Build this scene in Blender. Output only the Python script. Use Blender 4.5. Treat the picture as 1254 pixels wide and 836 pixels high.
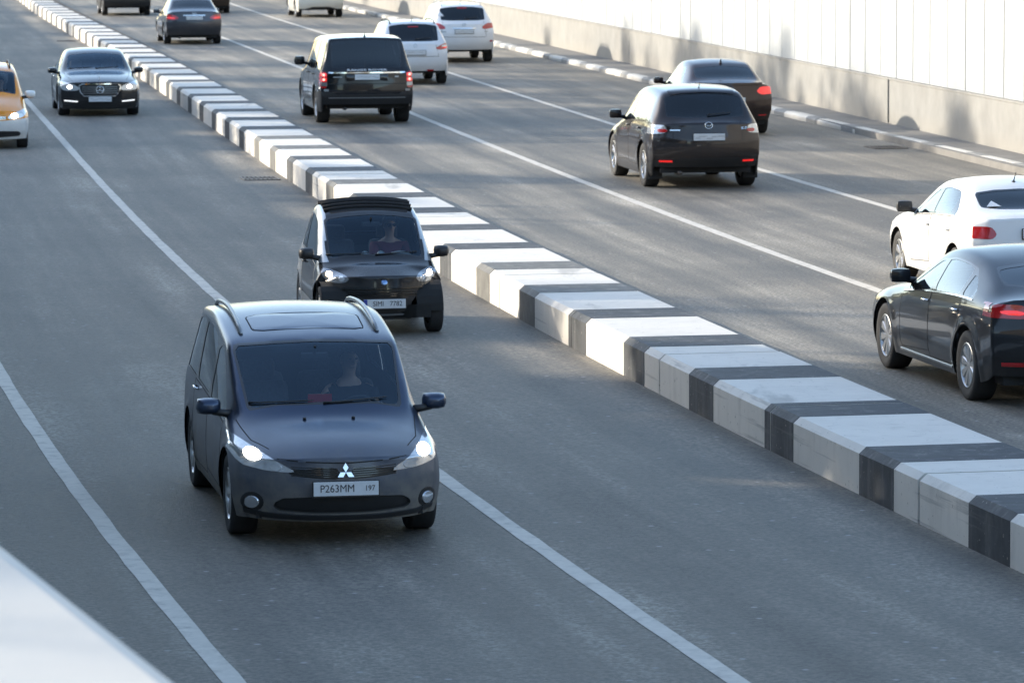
import bpy, bmesh, math, random
import numpy as np
from mathutils import Vector, Matrix
from mathutils.bvhtree import BVHTree
rad = math.radians
random.seed(7)
for o in list(bpy.data.objects): bpy.data.objects.remove(o)
scene = bpy.context.scene
C = scene.collection

# ------------------------------------------------------------------ camera
cam_d = bpy.data.cameras.new('camera'); cam = bpy.data.objects.new('camera', cam_d); C.objects.link(cam)
cam_d.sensor_width = 36.0; cam_d.lens = 5290 / 1254 * 36.0
cam_d.clip_start = 0.1; cam_d.clip_end = 3000
cam.matrix_world = Matrix.Translation((0, 0, 4.93)) @ Matrix.Rotation(rad(90 - 6.02), 4, 'X') @ Matrix.Rotation(rad(-0.229), 4, 'Z')
cam_d.dof.use_dof = True; cam_d.dof.focus_distance = 39.0; cam_d.dof.aperture_fstop = 6.8
scene.camera = cam

# ------------------------------------------------------------------ sky, sun, exposure
SUN_EL = 17.0
SUN_H = Vector((0.925, -0.38, 0)).normalized()          # horizontal direction the light travels
world = bpy.data.worlds.new('World'); scene.world = world; world.use_nodes = True
wn = world.node_tree.nodes; wl = world.node_tree.links
sky = wn.new('ShaderNodeTexSky'); sky.sky_type = 'NISHITA'; sky.sun_disc = False
sky.sun_elevation = rad(SUN_EL); sky.sun_rotation = math.atan2(-SUN_H.x, -SUN_H.y)
sky.air_density = 1.0; sky.dust_density = 1.1; sky.ozone_density = 1.0
bg = wn['Background']; bg.inputs['Strength'].default_value = 0.15
wl.new(sky.outputs['Color'], bg.inputs['Color'])
sun_d = bpy.data.lights.new('sun', 'SUN'); sun_d.energy = 2.4; sun_d.angle = rad(0.9); sun_d.color = (1.0, 0.90, 0.74)
sun = bpy.data.objects.new('sun', sun_d); C.objects.link(sun)
ldir = Vector((SUN_H.x * math.cos(rad(SUN_EL)), SUN_H.y * math.cos(rad(SUN_EL)), -math.sin(rad(SUN_EL))))
sun.rotation_euler = ldir.to_track_quat('-Z', 'Y').to_euler()
sun.location = (-30, 30, 30)
vs = scene.view_settings
vs.view_transform = 'Standard'; vs.look = 'None'; vs.gamma = 1.0; vs.use_curve_mapping = False
vs.exposure = 1.7
scene.render.engine = 'CYCLES'
scene.cycles.max_bounces = 8; scene.cycles.transparent_max_bounces = 12
scene.cycles.caustics_reflective = False; scene.cycles.caustics_refractive = False

# ------------------------------------------------------------------ helpers
def link(o): C.objects.link(o); return o
def obj(name, vf, mat, parent=None, smooth=False, sharp=None):
    me = bpy.data.meshes.new(name)
    me.from_pydata([tuple(v) for v in vf[0]], [], [tuple(f) for f in vf[1]])
    for m in (mat if isinstance(mat, (list, tuple)) else [mat]): me.materials.append(m)
    if smooth:
        me.polygons.foreach_set('use_smooth', [True] * len(me.polygons))
        if sharp: me.set_sharp_from_angle(angle=rad(sharp))
    me.update()
    o = bpy.data.objects.new(name, me); link(o)
    if parent: o.parent = parent
    return o
def thing(name, label, cat, loc=(0, 0, 0), rotz=0, group=None):
    o = bpy.data.objects.new(name, None); link(o); o.empty_display_size = .3
    o.location = loc; o.rotation_euler = (0, 0, rotz)
    return tag(o, label, cat, group)
def tag(o, label=None, cat=None, group=None, kind=None):
    if label: o['label'] = label
    if cat: o['category'] = cat
    if group: o['group'] = group
    if kind: o['kind'] = kind
    return o
def join(*parts):
    V = []; F = []
    for v, f in parts:
        n = len(V); V += [tuple(a) for a in v]; F += [tuple(i + n for i in q) for q in f]
    return V, F
def xf(vf, M): return [tuple(M @ Vector(v)) for v in vf[0]], vf[1]
def mv(vf, d): return [(v[0] + d[0], v[1] + d[1], v[2] + d[2]) for v in vf[0]], vf[1]
def box(c, s, bev=0):
    hx, hy, hz = s[0] / 2, s[1] / 2, s[2] / 2
    if bev <= 0:
        v = [(c[0] + a * hx, c[1] + b * hy, c[2] + d * hz) for a in (-1, 1) for b in (-1, 1) for d in (-1, 1)]
        return v, [(0, 1, 3, 2), (4, 6, 7, 5), (0, 4, 5, 1), (2, 3, 7, 6), (0, 2, 6, 4), (1, 5, 7, 3)]
    b_ = min(bev, hx * .95, hy * .95, hz * .95)
    bm = bmesh.new(); bmesh.ops.create_cube(bm, size=1)
    for v in bm.verts: v.co = Vector((v.co.x * s[0], v.co.y * s[1], v.co.z * s[2]))
    bmesh.ops.bevel(bm, geom=bm.edges[:], offset=b_, segments=2, affect='EDGES', profile=.5)
    bm.verts.ensure_lookup_table(); bm.verts.index_update()
    r = [tuple(v.co + Vector(c)) for v in bm.verts], [tuple(v.index for v in f.verts) for f in bm.faces]
    bm.free(); return r
def lathe(prof, axis='y', n=32, closed=False):
    # prof: (r, h); revolved round the axis
    V = []; F = []; m = len(prof)
    for i in range(n):
        a = 2 * math.pi * i / n; c, s = math.cos(a), math.sin(a)
        for r, h in prof:
            V.append({'y': (r * c, h, r * s), 'z': (r * c, r * s, h), 'x': (h, r * c, r * s)}[axis])
    for i in range(n):
        j = (i + 1) % n
        for k in range(m if closed else m - 1):
            l = (k + 1) % m
            F.append((i * m + k, i * m + l, j * m + l, j * m + k) if axis != 'z' else (i * m + k, j * m + k, j * m + l, i * m + l))
    return V, F
def tube(pts, r, n=8, cap=True):
    pts = [Vector(p) for p in pts]; rs = r if isinstance(r, (list, tuple)) else [r] * len(pts)
    V = []; F = []; up = Vector((0, 0, 1))
    for i, p in enumerate(pts):
        t = (pts[min(i + 1, len(pts) - 1)] - pts[max(i - 1, 0)]).normalized()
        a = t.cross(up)
        if a.length < 1e-3: a = t.cross(Vector((1, 0, 0)))
        a.normalize(); b = t.cross(a)
        for k in range(n):
            q = 2 * math.pi * k / n; V.append(tuple(p + (a * math.cos(q) + b * math.sin(q)) * rs[i]))
    for i in range(len(pts) - 1):
        for k in range(n):
            l = (k + 1) % n; F.append((i * n + k, (i + 1) * n + k, (i + 1) * n + l, i * n + l))
    if cap: F.append(tuple(range(n))); F.append(tuple(reversed(range((len(pts) - 1) * n, len(pts) * n))))
    return V, F
def ell(c, s, nu=16, nv=10):
    V = [(c[0], c[1], c[2] - s[2])]; F = []
    for j in range(1, nv):
        b = -math.pi / 2 + math.pi * j / nv
        for i in range(nu):
            a = 2 * math.pi * i / nu
            V.append((c[0] + s[0] * math.cos(b) * math.cos(a), c[1] + s[1] * math.cos(b) * math.sin(a), c[2] + s[2] * math.sin(b)))
    V.append((c[0], c[1], c[2] + s[2])); t = len(V) - 1
    for i in range(nu):
        k = (i + 1) % nu
        F.append((0, 1 + k, 1 + i)); F.append((t, t - nu + i, t - nu + k))
        for j in range(nv - 2):
            F.append((1 + j * nu + i, 1 + j * nu + k, 1 + (j + 1) * nu + k, 1 + (j + 1) * nu + i))
    return V, F
def extrude_poly(poly, h0, h1, axis='z'):
    n = len(poly)
    def P(a, b, h): return {'z': (a, b, h), 'x': (h, a, b), 'y': (a, h, b)}[axis]
    V = [P(a, b, h0) for a, b in poly] + [P(a, b, h1) for a, b in poly]
    F = [tuple(reversed(range(n))), tuple(range(n, 2 * n))]
    for i in range(n): j = (i + 1) % n; F.append((i, j, n + j, n + i))
    return V, F
def text_mesh(s, size, depth=.001):
    cu = bpy.data.curves.new('lettering', 'FONT'); cu.body = s; cu.size = size; cu.extrude = depth
    cu.align_x = 'CENTER'; cu.align_y = 'CENTER'; cu.resolution_u = 3
    o = bpy.data.objects.new('lettering', cu); link(o)
    dg = bpy.context.evaluated_depsgraph_get(); me = o.evaluated_get(dg).to_mesh()
    vf = [tuple(v.co) for v in me.vertices], [tuple(p.vertices) for p in me.polygons]
    o.evaluated_get(dg).to_mesh_clear(); bpy.data.objects.remove(o); bpy.data.curves.remove(cu)
    return vf

# ------------------------------------------------------------------ materials
def M(name): 
    m = bpy.data.materials.new(name); m.use_nodes = True
    return m, m.node_tree.nodes, m.node_tree.links, m.node_tree.nodes['Principled BSDF']
def setp(b, **k):
    for n, v in k.items(): b.inputs[n.replace('_', ' ')].default_value = v
def pm(name, col, rough=.5, metal=0, coat=0, emit=None, es=0, noise=0, nscale=30, bump=0, spec=.5):
    m, n, l, b = M(name)
    b.inputs['Base Color'].default_value = (*col, 1); b.inputs['Roughness'].default_value = rough
    b.inputs['Metallic'].default_value = metal; b.inputs['Coat Weight'].default_value = coat
    b.inputs['Coat Roughness'].default_value = .04; b.inputs['Specular IOR Level'].default_value = spec
    if emit: b.inputs['Emission Color'].default_value = (*emit, 1); b.inputs['Emission Strength'].default_value = es
    if noise or bump:
        tc = n.new('ShaderNodeTexCoord'); nt = n.new('ShaderNodeTexNoise'); nt.inputs['Scale'].default_value = nscale; nt.inputs['Detail'].default_value = 6
        l.new(tc.outputs['Object'], nt.inputs['Vector'])
        if noise:
            mx = n.new('ShaderNodeMix'); mx.data_type = 'RGBA'
            mx.inputs[6].default_value = (*[c * (1 - noise) for c in col], 1); mx.inputs[7].default_value = (*[min(1, c * (1 + noise)) for c in col], 1)
            l.new(nt.outputs['Fac'], mx.inputs[0]); l.new(mx.outputs[2], b.inputs['Base Color'])
        if bump:
            bp = n.new('ShaderNodeBump'); bp.inputs['Strength'].default_value = bump; bp.inputs['Distance'].default_value = .01
            l.new(nt.outputs['Fac'], bp.inputs['Height']); l.new(bp.outputs['Normal'], b.inputs['Normal'])
    return m
def paint(name, col, metal=.0, rough=.35, dirt=.25, coat=.8, crough=.05):
    # car lacquer with a film of road dust low on the sides
    m, n, l, b = M(name)
    tc = n.new('ShaderNodeTexCoord'); sx = n.new('ShaderNodeSeparateXYZ'); l.new(tc.outputs['Object'], sx.inputs[0])
    nt = n.new('ShaderNodeTexNoise'); nt.inputs['Scale'].default_value = 5; nt.inputs['Detail'].default_value = 8; nt.inputs['Roughness'].default_value = .65
    l.new(tc.outputs['Object'], nt.inputs['Vector'])
    mr = n.new('ShaderNodeMapRange'); mr.inputs[1].default_value = .95; mr.inputs[2].default_value = .2; mr.inputs[3].default_value = 0.05; mr.inputs[4].default_value = 1
    l.new(sx.outputs[2], mr.inputs[0])
    mu = n.new('ShaderNodeMath'); mu.operation = 'MULTIPLY'; l.new(mr.outputs[0], mu.inputs[0]); l.new(nt.outputs['Fac'], mu.inputs[1])
    m2 = n.new('ShaderNodeMath'); m2.operation = 'MULTIPLY'; m2.inputs[1].default_value = dirt * 1.6; m2.use_clamp = True; l.new(mu.outputs[0], m2.inputs[0])
    mx = n.new('ShaderNodeMix'); mx.data_type = 'RGBA'; mx.inputs[6].default_value = (*col, 1); mx.inputs[7].default_value = (.20, .185, .165, 1)
    l.new(m2.outputs[0], mx.inputs[0]); l.new(mx.outputs[2], b.inputs['Base Color'])
    ra = n.new('ShaderNodeMath'); ra.operation = 'MULTIPLY_ADD'; ra.inputs[1].default_value = .5; ra.inputs[2].default_value = rough; l.new(m2.outputs[0], ra.inputs[0]); l.new(ra.outputs[0], b.inputs['Roughness'])
    cw = n.new('ShaderNodeMath'); cw.operation = 'SUBTRACT'; cw.inputs[0].default_value = 1; l.new(m2.outputs[0], cw.inputs[1])
    cq = n.new('ShaderNodeMath'); cq.operation = 'MULTIPLY'; cq.inputs[1].default_value = coat; l.new(cw.outputs[0], cq.inputs[0]); l.new(cq.outputs[0], b.inputs['Coat Weight'])
    b.inputs['Coat Roughness'].default_value = crough; b.inputs['Specular IOR Level'].default_value = .1
    mt = n.new('ShaderNodeMath'); mt.operation = 'MULTIPLY'; mt.inputs[1].default_value = metal; l.new(cw.outputs[0], mt.inputs[0]); l.new(mt.outputs[0], b.inputs['Metallic'])
    return m
def glass(name, tint, refl=1.0, rcol=(.92, .97, 1)):
    m = bpy.data.materials.new(name); m.use_nodes = True; n = m.node_tree.nodes; l = m.node_tree.links; n.clear()
    out = n.new('ShaderNodeOutputMaterial'); mix = n.new('ShaderNodeMixShader'); tr = n.new('ShaderNodeBsdfTransparent'); gl = n.new('ShaderNodeBsdfGlossy')
    fr = n.new('ShaderNodeFresnel'); fr.inputs['IOR'].default_value = 1.52
    mu = n.new('ShaderNodeMath'); mu.operation = 'MULTIPLY'; mu.inputs[1].default_value = refl * 1.5; mu.use_clamp = True
    tr.inputs['Color'].default_value = (*tint, 1); gl.inputs['Roughness'].default_value = .02; gl.inputs['Color'].default_value = (*rcol, 1)
    l.new(fr.outputs[0], mu.inputs[0]); l.new(mu.outputs[0], mix.inputs[0]); l.new(tr.outputs[0], mix.inputs[1]); l.new(gl.outputs[0], mix.inputs[2]); l.new(mix.outputs[0], out.inputs[0])
    return m
MT = {}
MT['tyre'] = pm('tyre_rubber', (.022, .022, .023), .75, noise=.35, nscale=12)
MT['rim'] = pm('alloy', (.50, .50, .50), .3, metal=.9)
MT['rimdark'] = pm('brake_metal', (.10, .09, .085), .5, metal=.7)
MT['black'] = pm('black_plastic', (.018, .018, .019), .45, noise=.3, nscale=8)
MT['gloss'] = pm('gloss_black_trim', (.008, .008, .009), .12, coat=.6)
MT['under'] = pm('underbody_black', (.012, .012, .012), .8, noise=.3)
MT['chrome'] = pm('chrome', (.78, .79, .8), .1, metal=1)
MT['lining'] = pm('cabin_lining', (.075, .075, .075), .8)
MT['seat'] = pm('seat_fabric_dark', (.060, .060, .066), .85, noise=.3, nscale=40)
MT['seatcream'] = pm('seat_leather_cream', (.45, .38, .29), .5, noise=.1)
MT['dash'] = pm('dashboard_plastic', (.045, .048, .055), .55)
MT['plate'] = pm('plate_white', (.62, .63, .64), .4, noise=.12, nscale=25)
MT['ink'] = pm('plate_ink', (.03, .03, .035), .5)
MT['inksoft'] = pm('plate_ink_worn', (.33, .34, .36), .5)
MT['blue'] = pm('plate_blue', (.03, .05, .30), .45)
MT['glass_f'] = glass('windscreen_glass', (.86, .95, 1.0), .85, (.62, .82, 1))
MT['glass_s'] = glass('side_glass', (.55, .60, .61))
MT['glass_d'] = glass('privacy_glass', (.08, .09, .10))
MT['red'] = pm('tail_lamp_red', (.42, .012, .015), .12, coat=1)
MT['redlit'] = pm('tail_lamp_lit', (.6, .02, .02), .15, coat=1, emit=(1, .02, .015), es=.22)
MT['redhot'] = pm('brake_lamp_core', (.8, .2, .18), .3, emit=(1, .2, .16), es=1.6)
MT['clearlamp'] = pm('clear_lamp', (.55, .56, .57), .10, coat=1, metal=.5, noise=.35, nscale=14)
MT['lampdark'] = pm('lamp_housing', (.30, .31, .33), .12, metal=.6, coat=1)
MT['lit'] = pm('headlamp_lit', (1, 1, .95), .3, emit=(1, .93, .80), es=6)
MT['drl'] = pm('running_lamp', (1, 1, 1), .3, emit=(1, .97, .92), es=.3)
MT['railgrey'] = pm('roof_rail_grey', (.30, .31, .32), .35, metal=.7)
MT['amber'] = pm('amber_lens', (.7, .25, .03), .15, coat=1)
MT['fog'] = pm('fog_lamp_glass', (.75, .77, .8), .08, metal=.7, coat=1)
MT['skin'] = pm('skin', (.52, .32, .23), .55, noise=.08, nscale=20)
MT['hairdark'] = pm('hair_dark', (.02, .014, .011), .6)
MT['hairbrown'] = pm('hair_brown', (.10, .06, .035), .6)
MT['shirtdark'] = pm('shirt_dark', (.02, .024, .03), .9, noise=.3)
MT['shirtprint'] = pm('shirt_print', (.25, .29, .30), .9)
MT['shirtred'] = pm('top_maroon', (.14, .02, .035), .9, noise=.2)
MT['shirtblue'] = pm('shirt_pale', (.30, .33, .40), .9, noise=.2)
# ------------------------------------------------------------------ road geometry
ZL = -0.29                                   # left carriageway lies a little lower than the right one
cML = [0.162, -0.6048, 0.5175, -7.5741, -4.4192]
def pv(c, t):
    r = 0.0
    for a in c: r = r * t + a
    return r
def XML(Y):
    Yc = min(max(Y, 20.0), 185.0); t = (Yc - 80) / 50
    x = pv(cML, t)
    if Yc != Y:
        d = (4 * cML[0] * t**3 + 3 * cML[1] * t**2 + 2 * cML[2] * t + cML[3]) / 50; x += d * (Y - Yc)
    return x
def off(c, Y0=22.0, Y1=185.0): return lambda Y: XML(Y) + pv(c, (min(max(Y, Y0), Y1) - 80) / 50)
XA = off([-0.1956, -0.2177, -3.4066], 22, 110); XB = off([0.1202, -6.5759], 22, 110)
XC = off([0.019, -0.0711, 4.3977], 40, 150); XD = off([0.1824, -0.1621, 7.9787], 55, 185)
XK = off([0.3305, -0.5331, 12.187], 74, 160); XW = off([.05, 13.155], 60, 160); XR = off([-0.1331, 1.1997], 30, 185)
XLW = lambda Y: XML(Y) - 10.075 - .058 * min(max(Y - 9.6, 0), 6)          # the wall swings out a little near the viewpoint
class Path:
    def __init__(s, f, y0=-30., y1=420., y_ref=20.):
        s.Y = np.arange(y0, y1, .05); s.X = np.array([f(y) for y in s.Y])
        s.s = np.concatenate([[0], np.cumsum(np.hypot(np.diff(s.X), np.diff(s.Y)))])
        s.s -= np.interp(y_ref, s.Y, s.s)
    def at(s, q):
        x, y = np.interp(q, s.s, s.X), np.interp(q, s.s, s.Y)
        x2, y2 = np.interp(q + .5, s.s, s.X), np.interp(q + .5, s.s, s.Y); x1, y1 = np.interp(q - .5, s.s, s.X), np.interp(q - .5, s.s, s.Y)
        t = Vector((x2 - x1, y2 - y1, 0)).normalized()
        return Vector((x, y, 0)), t, Vector((t.y, -t.x, 0))       # point, along, to the right
    def p(s, q, lat, z): a, t, n = s.at(q); a = a + n * lat; return (a.x, a.y, z)
    def s_at(s, Y): return float(np.interp(Y, s.Y, s.s))
PM = Path(XML); PW = Path(XW); PK = Path(XK); PLW = Path(XLW)
def sweep(path, prof, s0, s1, n, cap=True):
    # prof: closed list of (lateral, z), counter-clockwise seen along the path
    V = []; F = []; m = len(prof)
    for i in range(n + 1):
        q = s0 + (s1 - s0) * i / n
        a, t, nn = path.at(q)
        for lat, z in prof: b = a + nn * lat; V.append((b.x, b.y, z))
    for i in range(n):
        for k in range(m):
            l = (k + 1) % m; F.append((i * m + k, i * m + l, (i + 1) * m + l, (i + 1) * m + k))
    if cap: F.append(tuple(reversed(range(m)))); F.append(tuple(range(n * m, n * m + m)))
    return V, F

# ------------------------------------------------------------------ ground materials
def asphalt(name, base, seam=None, tracks=()):
    m, n, l, b = M(name)
    uv = n.new('ShaderNodeUVMap'); uv.uv_map = 'road'; tc = n.new('ShaderNodeTexCoord')
    def noise(vec, sc, det=6, rough=.6):
        t = n.new('ShaderNodeTexNoise'); t.inputs['Scale'].default_value = sc; t.inputs['Detail'].default_value = det; t.inputs['Roughness'].default_value = rough; l.new(vec, t.inputs['Vector']); return t.outputs['Fac']
    def mapv(sx, sy):
        mp = n.new('ShaderNodeMapping'); mp.inputs['Scale'].default_value = (sx, sy, 1); l.new(uv.outputs[0], mp.inputs['Vector']); return mp.outputs[0]
    def mrange(v, a, b_, c, d):
        r = n.new('ShaderNodeMapRange'); r.inputs[1].default_value = a; r.inputs[2].default_value = b_; r.inputs[3].default_value = c; r.inputs[4].default_value = d; l.new(v, r.inputs[0]); return r.outputs[0]
    def mul(a, b_):
        x = n.new('ShaderNodeMath'); x.operation = 'MULTIPLY'
        for i, v in enumerate((a, b_)):
            if isinstance(v, (int, float)): x.inputs[i].default_value = v
            else: l.new(v, x.inputs[i])
        return x.outputs[0]
    f = mrange(noise(tc.outputs['Object'], 38, 4, .75), .3, .7, .72, 1.28)                 # aggregate
    f = mul(f, mrange(noise(tc.outputs['Object'], 26, 2, .5), .34, .66, .58, 1.42))
    f = mul(f, mrange(noise(mapv(1.1, .06), 1.0, 5, .6), .38, .64, .66, 1.36))                # streaks along the lanes
    f = mul(f, mrange(noise(mapv(3.2, .12), 1.0, 4, .55), .36, .64, .84, 1.16))
    f = mul(f, mrange(noise(tc.outputs['Object'], .16, 6, .65), .40, .60, .78, 1.24))            # patches
    f = mul(f, mrange(noise(mapv(.55, .3), 1.0, 7, .72), .56, .70, 1.0, 1.38))               # worn pale stains
    sep = n.new('ShaderNodeSeparateXYZ'); l.new(uv.outputs[0], sep.inputs[0])
    wob = n.new('ShaderNodeMath'); wob.operation = 'ADD'; l.new(sep.outputs[0], wob.inputs[0]); l.new(mrange(noise(mapv(0, .35), 1.0, 3), .3, .7, -.04, .04), wob.inputs[1])
    for a, w, k in tracks:                                                                   # polished wheel tracks / seams / darker band at the median's foot
        d = n.new('ShaderNodeMath'); d.operation = 'SUBTRACT'; d.inputs[1].default_value = a; l.new(wob.outputs[0], d.inputs[0])
        ab = n.new('ShaderNodeMath'); ab.operation = 'ABSOLUTE'; l.new(d.outputs[0], ab.inputs[0])
        f = mul(f, mrange(ab.outputs[0], 0, w, k, 1.0))
    for a, k in (seam or ()):                                                                # tone step across a line: resurfaced strip, darker strip beside the median
        f = mul(f, mrange(wob.outputs[0], a - .015, a + .015, k, 1.0))
    vo = n.new('ShaderNodeTexVoronoi'); vo.inputs['Scale'].default_value = 5.1; vo.inputs['Randomness'].default_value = 1.0; l.new(tc.outputs['Object'], vo.inputs['Vector'])
    sp = mrange(vo.outputs['Distance'], .06, .17, 1, 0)                                   # pale grit
    rnd = n.new('ShaderNodeSeparateColor'); l.new(vo.outputs['Color'], rnd.inputs[0])
    sp = mul(sp, mrange(rnd.outputs[0], .74, .76, 0, 1))
    col = n.new('ShaderNodeMix'); col.data_type = 'RGBA'; col.blend_type = 'MULTIPLY'; col.inputs[0].default_value = 1; col.inputs[6].default_value = (*base, 1)
    cmb = n.new('ShaderNodeCombineColor')
    for i in range(3): l.new(f, cmb.inputs[i])
    l.new(cmb.outputs[0], col.inputs[7])
    c2 = n.new('ShaderNodeMix'); c2.data_type = 'RGBA'; c2.inputs[7].default_value = (.40, .39, .37, 1); l.new(col.outputs[2], c2.inputs[6]); l.new(mul(sp, .8), c2.inputs[0])
    l.new(c2.outputs[2], b.inputs['Base Color'])
    l.new(mrange(f, .6, 1.5, .62, .82), b.inputs['Roughness'])
    bp = n.new('ShaderNodeBump'); bp.inputs['Strength'].default_value = .7; bp.inputs['Distance'].default_value = .02
    l.new(noise(tc.outputs['Object'], 32, 5, .75), bp.inputs['Height']); l.new(bp.outputs['Normal'], b.inputs['Normal'])
    return m
def concrete(name, col, amount=.18, dirt=(.25, .22, .18), dk=.35, bump=.25, low=None, dscale=1.6, scuff=0):
    # painted / bare concrete: blotches, rain streaks and a grimy foot
    m, n, l, b = M(name)
    tc = n.new('ShaderNodeTexCoord')
    def noise(sc, mp=None, det=7, r=.62):
        t = n.new('ShaderNodeTexNoise'); t.inputs['Scale'].default_value = sc; t.inputs['Detail'].default_value = det; t.inputs['Roughness'].default_value = r
        if mp:
            q = n.new('ShaderNodeMapping'); q.inputs['Scale'].default_value = mp; l.new(tc.outputs['Object'], q.inputs['Vector']); l.new(q.outputs[0], t.inputs['Vector'])
        else: l.new(tc.outputs['Object'], t.inputs['Vector'])
        return t.outputs['Fac']
    def mrange(v, a, b_, c, d):
        r = n.new('ShaderNodeMapRange'); r.inputs[1].default_value = a; r.inputs[2].default_value = b_; r.inputs[3].default_value = c; r.inputs[4].default_value = d; l.new(v, r.inputs[0]); return r.outputs[0]
    mx = n.new('ShaderNodeMix'); mx.data_type = 'RGBA'; mx.inputs[6].default_value = (*[c * (1 - amount) for c in col], 1); mx.inputs[7].default_value = (*[min(.85, c * (1 + amount)) for c in col], 1)
    l.new(mrange(noise(dscale), .3, .7, 0, 1), mx.inputs[0])
    st = n.new('ShaderNodeMath'); st.operation = 'MULTIPLY'
    l.new(mrange(noise(1, (5, 5, .5)), .52, .72, 0, 1), st.inputs[0]); l.new(mrange(noise(7), .35, .65, .2, 1), st.inputs[1])
    fac = mrange(st.outputs[0], 0, 1, 0, dk)
    if low:
        sx = n.new('ShaderNodeSeparateXYZ'); l.new(tc.outputs['Object'], sx.inputs[0])
        a = n.new('ShaderNodeMath'); a.operation = 'MULTIPLY_ADD'; a.inputs[1].default_value = .35; l.new(noise(4), a.inputs[0]); l.new(mrange(sx.outputs[2], low[0], low[1], .55, -.25), a.inputs[2])
        ad = n.new('ShaderNodeMath'); ad.operation = 'MAXIMUM'; l.new(fac, ad.inputs[0]); l.new(mrange(a.outputs[0], .1, .8, 0, .7), ad.inputs[1]); fac = ad.outputs[0]
    m2 = n.new('ShaderNodeMix'); m2.data_type = 'RGBA'; m2.inputs[7].default_value = (*dirt, 1); l.new(mx.outputs[2], m2.inputs[6]); l.new(fac, m2.inputs[0])
    if scuff:        # tyre rub marks and chipped paint
        sc = mrange(noise(1, (1.5, .35, 14), 5, .6), .61, .69, 0, .42); ch = mrange(noise(22, None, 3, .5), .68, .72, 0, .8)
        for v, cc in ((sc, (.16, .155, .15)), (ch, (.30, .28, .25))):
            m3 = n.new('ShaderNodeMix'); m3.data_type = 'RGBA'; m3.inputs[7].default_value = (*cc, 1); l.new(m2.outputs[2], m3.inputs[6]); l.new(v, m3.inputs[0]); m2 = m3
    l.new(m2.outputs[2], b.inputs['Base Color']); b.inputs['Roughness'].default_value = .72
    bp = n.new('ShaderNodeBump'); bp.inputs['Strength'].default_value = bump; bp.inputs['Distance'].default_value = .01
    l.new(noise(30), bp.inputs['Height']); l.new(bp.outputs['Normal'], b.inputs['Normal'])
    return m
MT['roadL'] = asphalt('asphalt_left', (.172, .156, .130), tracks=((-1.0, .5, .70), (-2.5, .5, .74), (-4.3, .5, .70), (-5.85, .5, .74), (-7.55, .5, .74), (-9.1, .5, .74), (-.15, .3, .72), (-5.05, .05, 1.1)))
MT['roadR'] = asphalt('asphalt_right', (.172, .156, .130), seam=((1.72, .78), (5.55, 1.13)), tracks=((2.3, .45, .76), (3.75, .45, .76), (6.1, .5, .74), (7.6, .5, .78), (9.2, .5, .78), (10.9, .5, .78), (5.56, .035, 1.22)))
MT['whitepaint'] = concrete('white_painted_concrete', (.68, .64, .575), .06, (.36, .33, .29), .45, .15, low=(-.29, -.05), scuff=1)
MT['blackpaint'] = concrete('black_painted_concrete', (.042, .046, .052), .35, (.20, .20, .195), .75, .2, low=(-.29, .02), dscale=5, scuff=1)
MT['blackworn'] = concrete('worn_black_painted_concrete', (.125, .122, .112), .3, (.33, .31, .27), .9, .2, low=(-.29, .02), dscale=5)
MT['plinth'] = concrete('bare_concrete', (.225, .222, .212), .15, (.26, .245, .22), .45, .3, low=(.1, .45))
MT['panel'] = concrete('white_wall_panel', (.33, .35, .365), .03, (.60, .60, .58), .25, .05)
MT['joint'] = pm('joint_filler', (.055, .048, .042), .9)
MT['kerbwhite'] = concrete('kerb_white', (.56, .54, .50), .1, (.30, .28, .25), .5, .3, low=(0, .08))
MT['kerbgrey'] = concrete('kerb_grey', (.215, .215, .21), .2, (.30, .29, .27), .5, .3)
MT['pave'] = concrete('pavement_asphalt', (.165, .158, .148), .2, (.10, .095, .09), .5, .4)
MT['coping'] = concrete('white_coping', (.52, .50, .46), .04, (.50, .50, .50), .2, .1)
MT['line'] = concrete('road_paint', (.56, .52, .455), .12, (.18, .17, .15), 1.0, .3, dscale=9)
MT['soil'] = pm('soil', (.10, .085, .06), .95, noise=.3, nscale=.5)

# ------------------------------------------------------------------ carriageways
def road_sheet(name, l0, l1, z, mat, s0=-45, s1=330, ns=260, nl=10):
    V = []; F = []; UV = []
    for i in range(ns + 1):
        q = s0 + (s1 - s0) * i / ns
        a, t, nn = PM.at(q)
        for k in range(nl + 1):
            lat = l0 + (l1 - l0) * k / nl; b = a + nn * lat; V.append((b.x, b.y, z)); UV.append((lat, q))
    for i in range(ns):
        for k in range(nl): a = i * (nl + 1) + k; F.append((a, a + 1, a + nl + 2, a + nl + 1))
    o = obj(name, (V, F), mat)
    u = o.data.uv_layers.new(name='road')
    idx = np.zeros(len(o.data.loops), dtype=np.int32); o.data.loops.foreach_get('vertex_index', idx)
    u.data.foreach_set('uv', np.array(UV, dtype=np.float32)[idx].ravel())
    return tag(o, kind='structure')
tag(obj('ground', ([(-900, -600, -.9), (900, -600, -.9), (900, 1500, -.9), (-900, 1500, -.9)], [(0, 1, 2, 3)]), MT['soil']), kind='structure')
tag(road_sheet('road_left', -10.2, .2, ZL, MT['roadL']), 'left carriageway of grey asphalt with oncoming traffic')
tag(road_sheet('road_right', .9, 12.6, 0.0, MT['roadR']), 'right carriageway of grey asphalt with traffic driving away')
def marking(name, fx, z, s0y, s1y, w=.15, label=None):
    P = Path(fx, y_ref=20); a, b = P.s_at(s0y), P.s_at(s1y)
    n = int((b - a) / .6); V = []; F = []
    for i in range(n + 1):
        q = a + (b - a) * i / n; e1, e2 = random.uniform(-.006, .006), random.uniform(-.006, .006); V.append(P.p(q, -w / 2 + e1, z)); V.append(P.p(q, w / 2 + e2, z))
        if i: k = 2 * i; F.append((k - 2, k - 1, k + 1, k))
    return tag(obj(name, (V, F), MT['line']), label, kind='structure')
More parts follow.
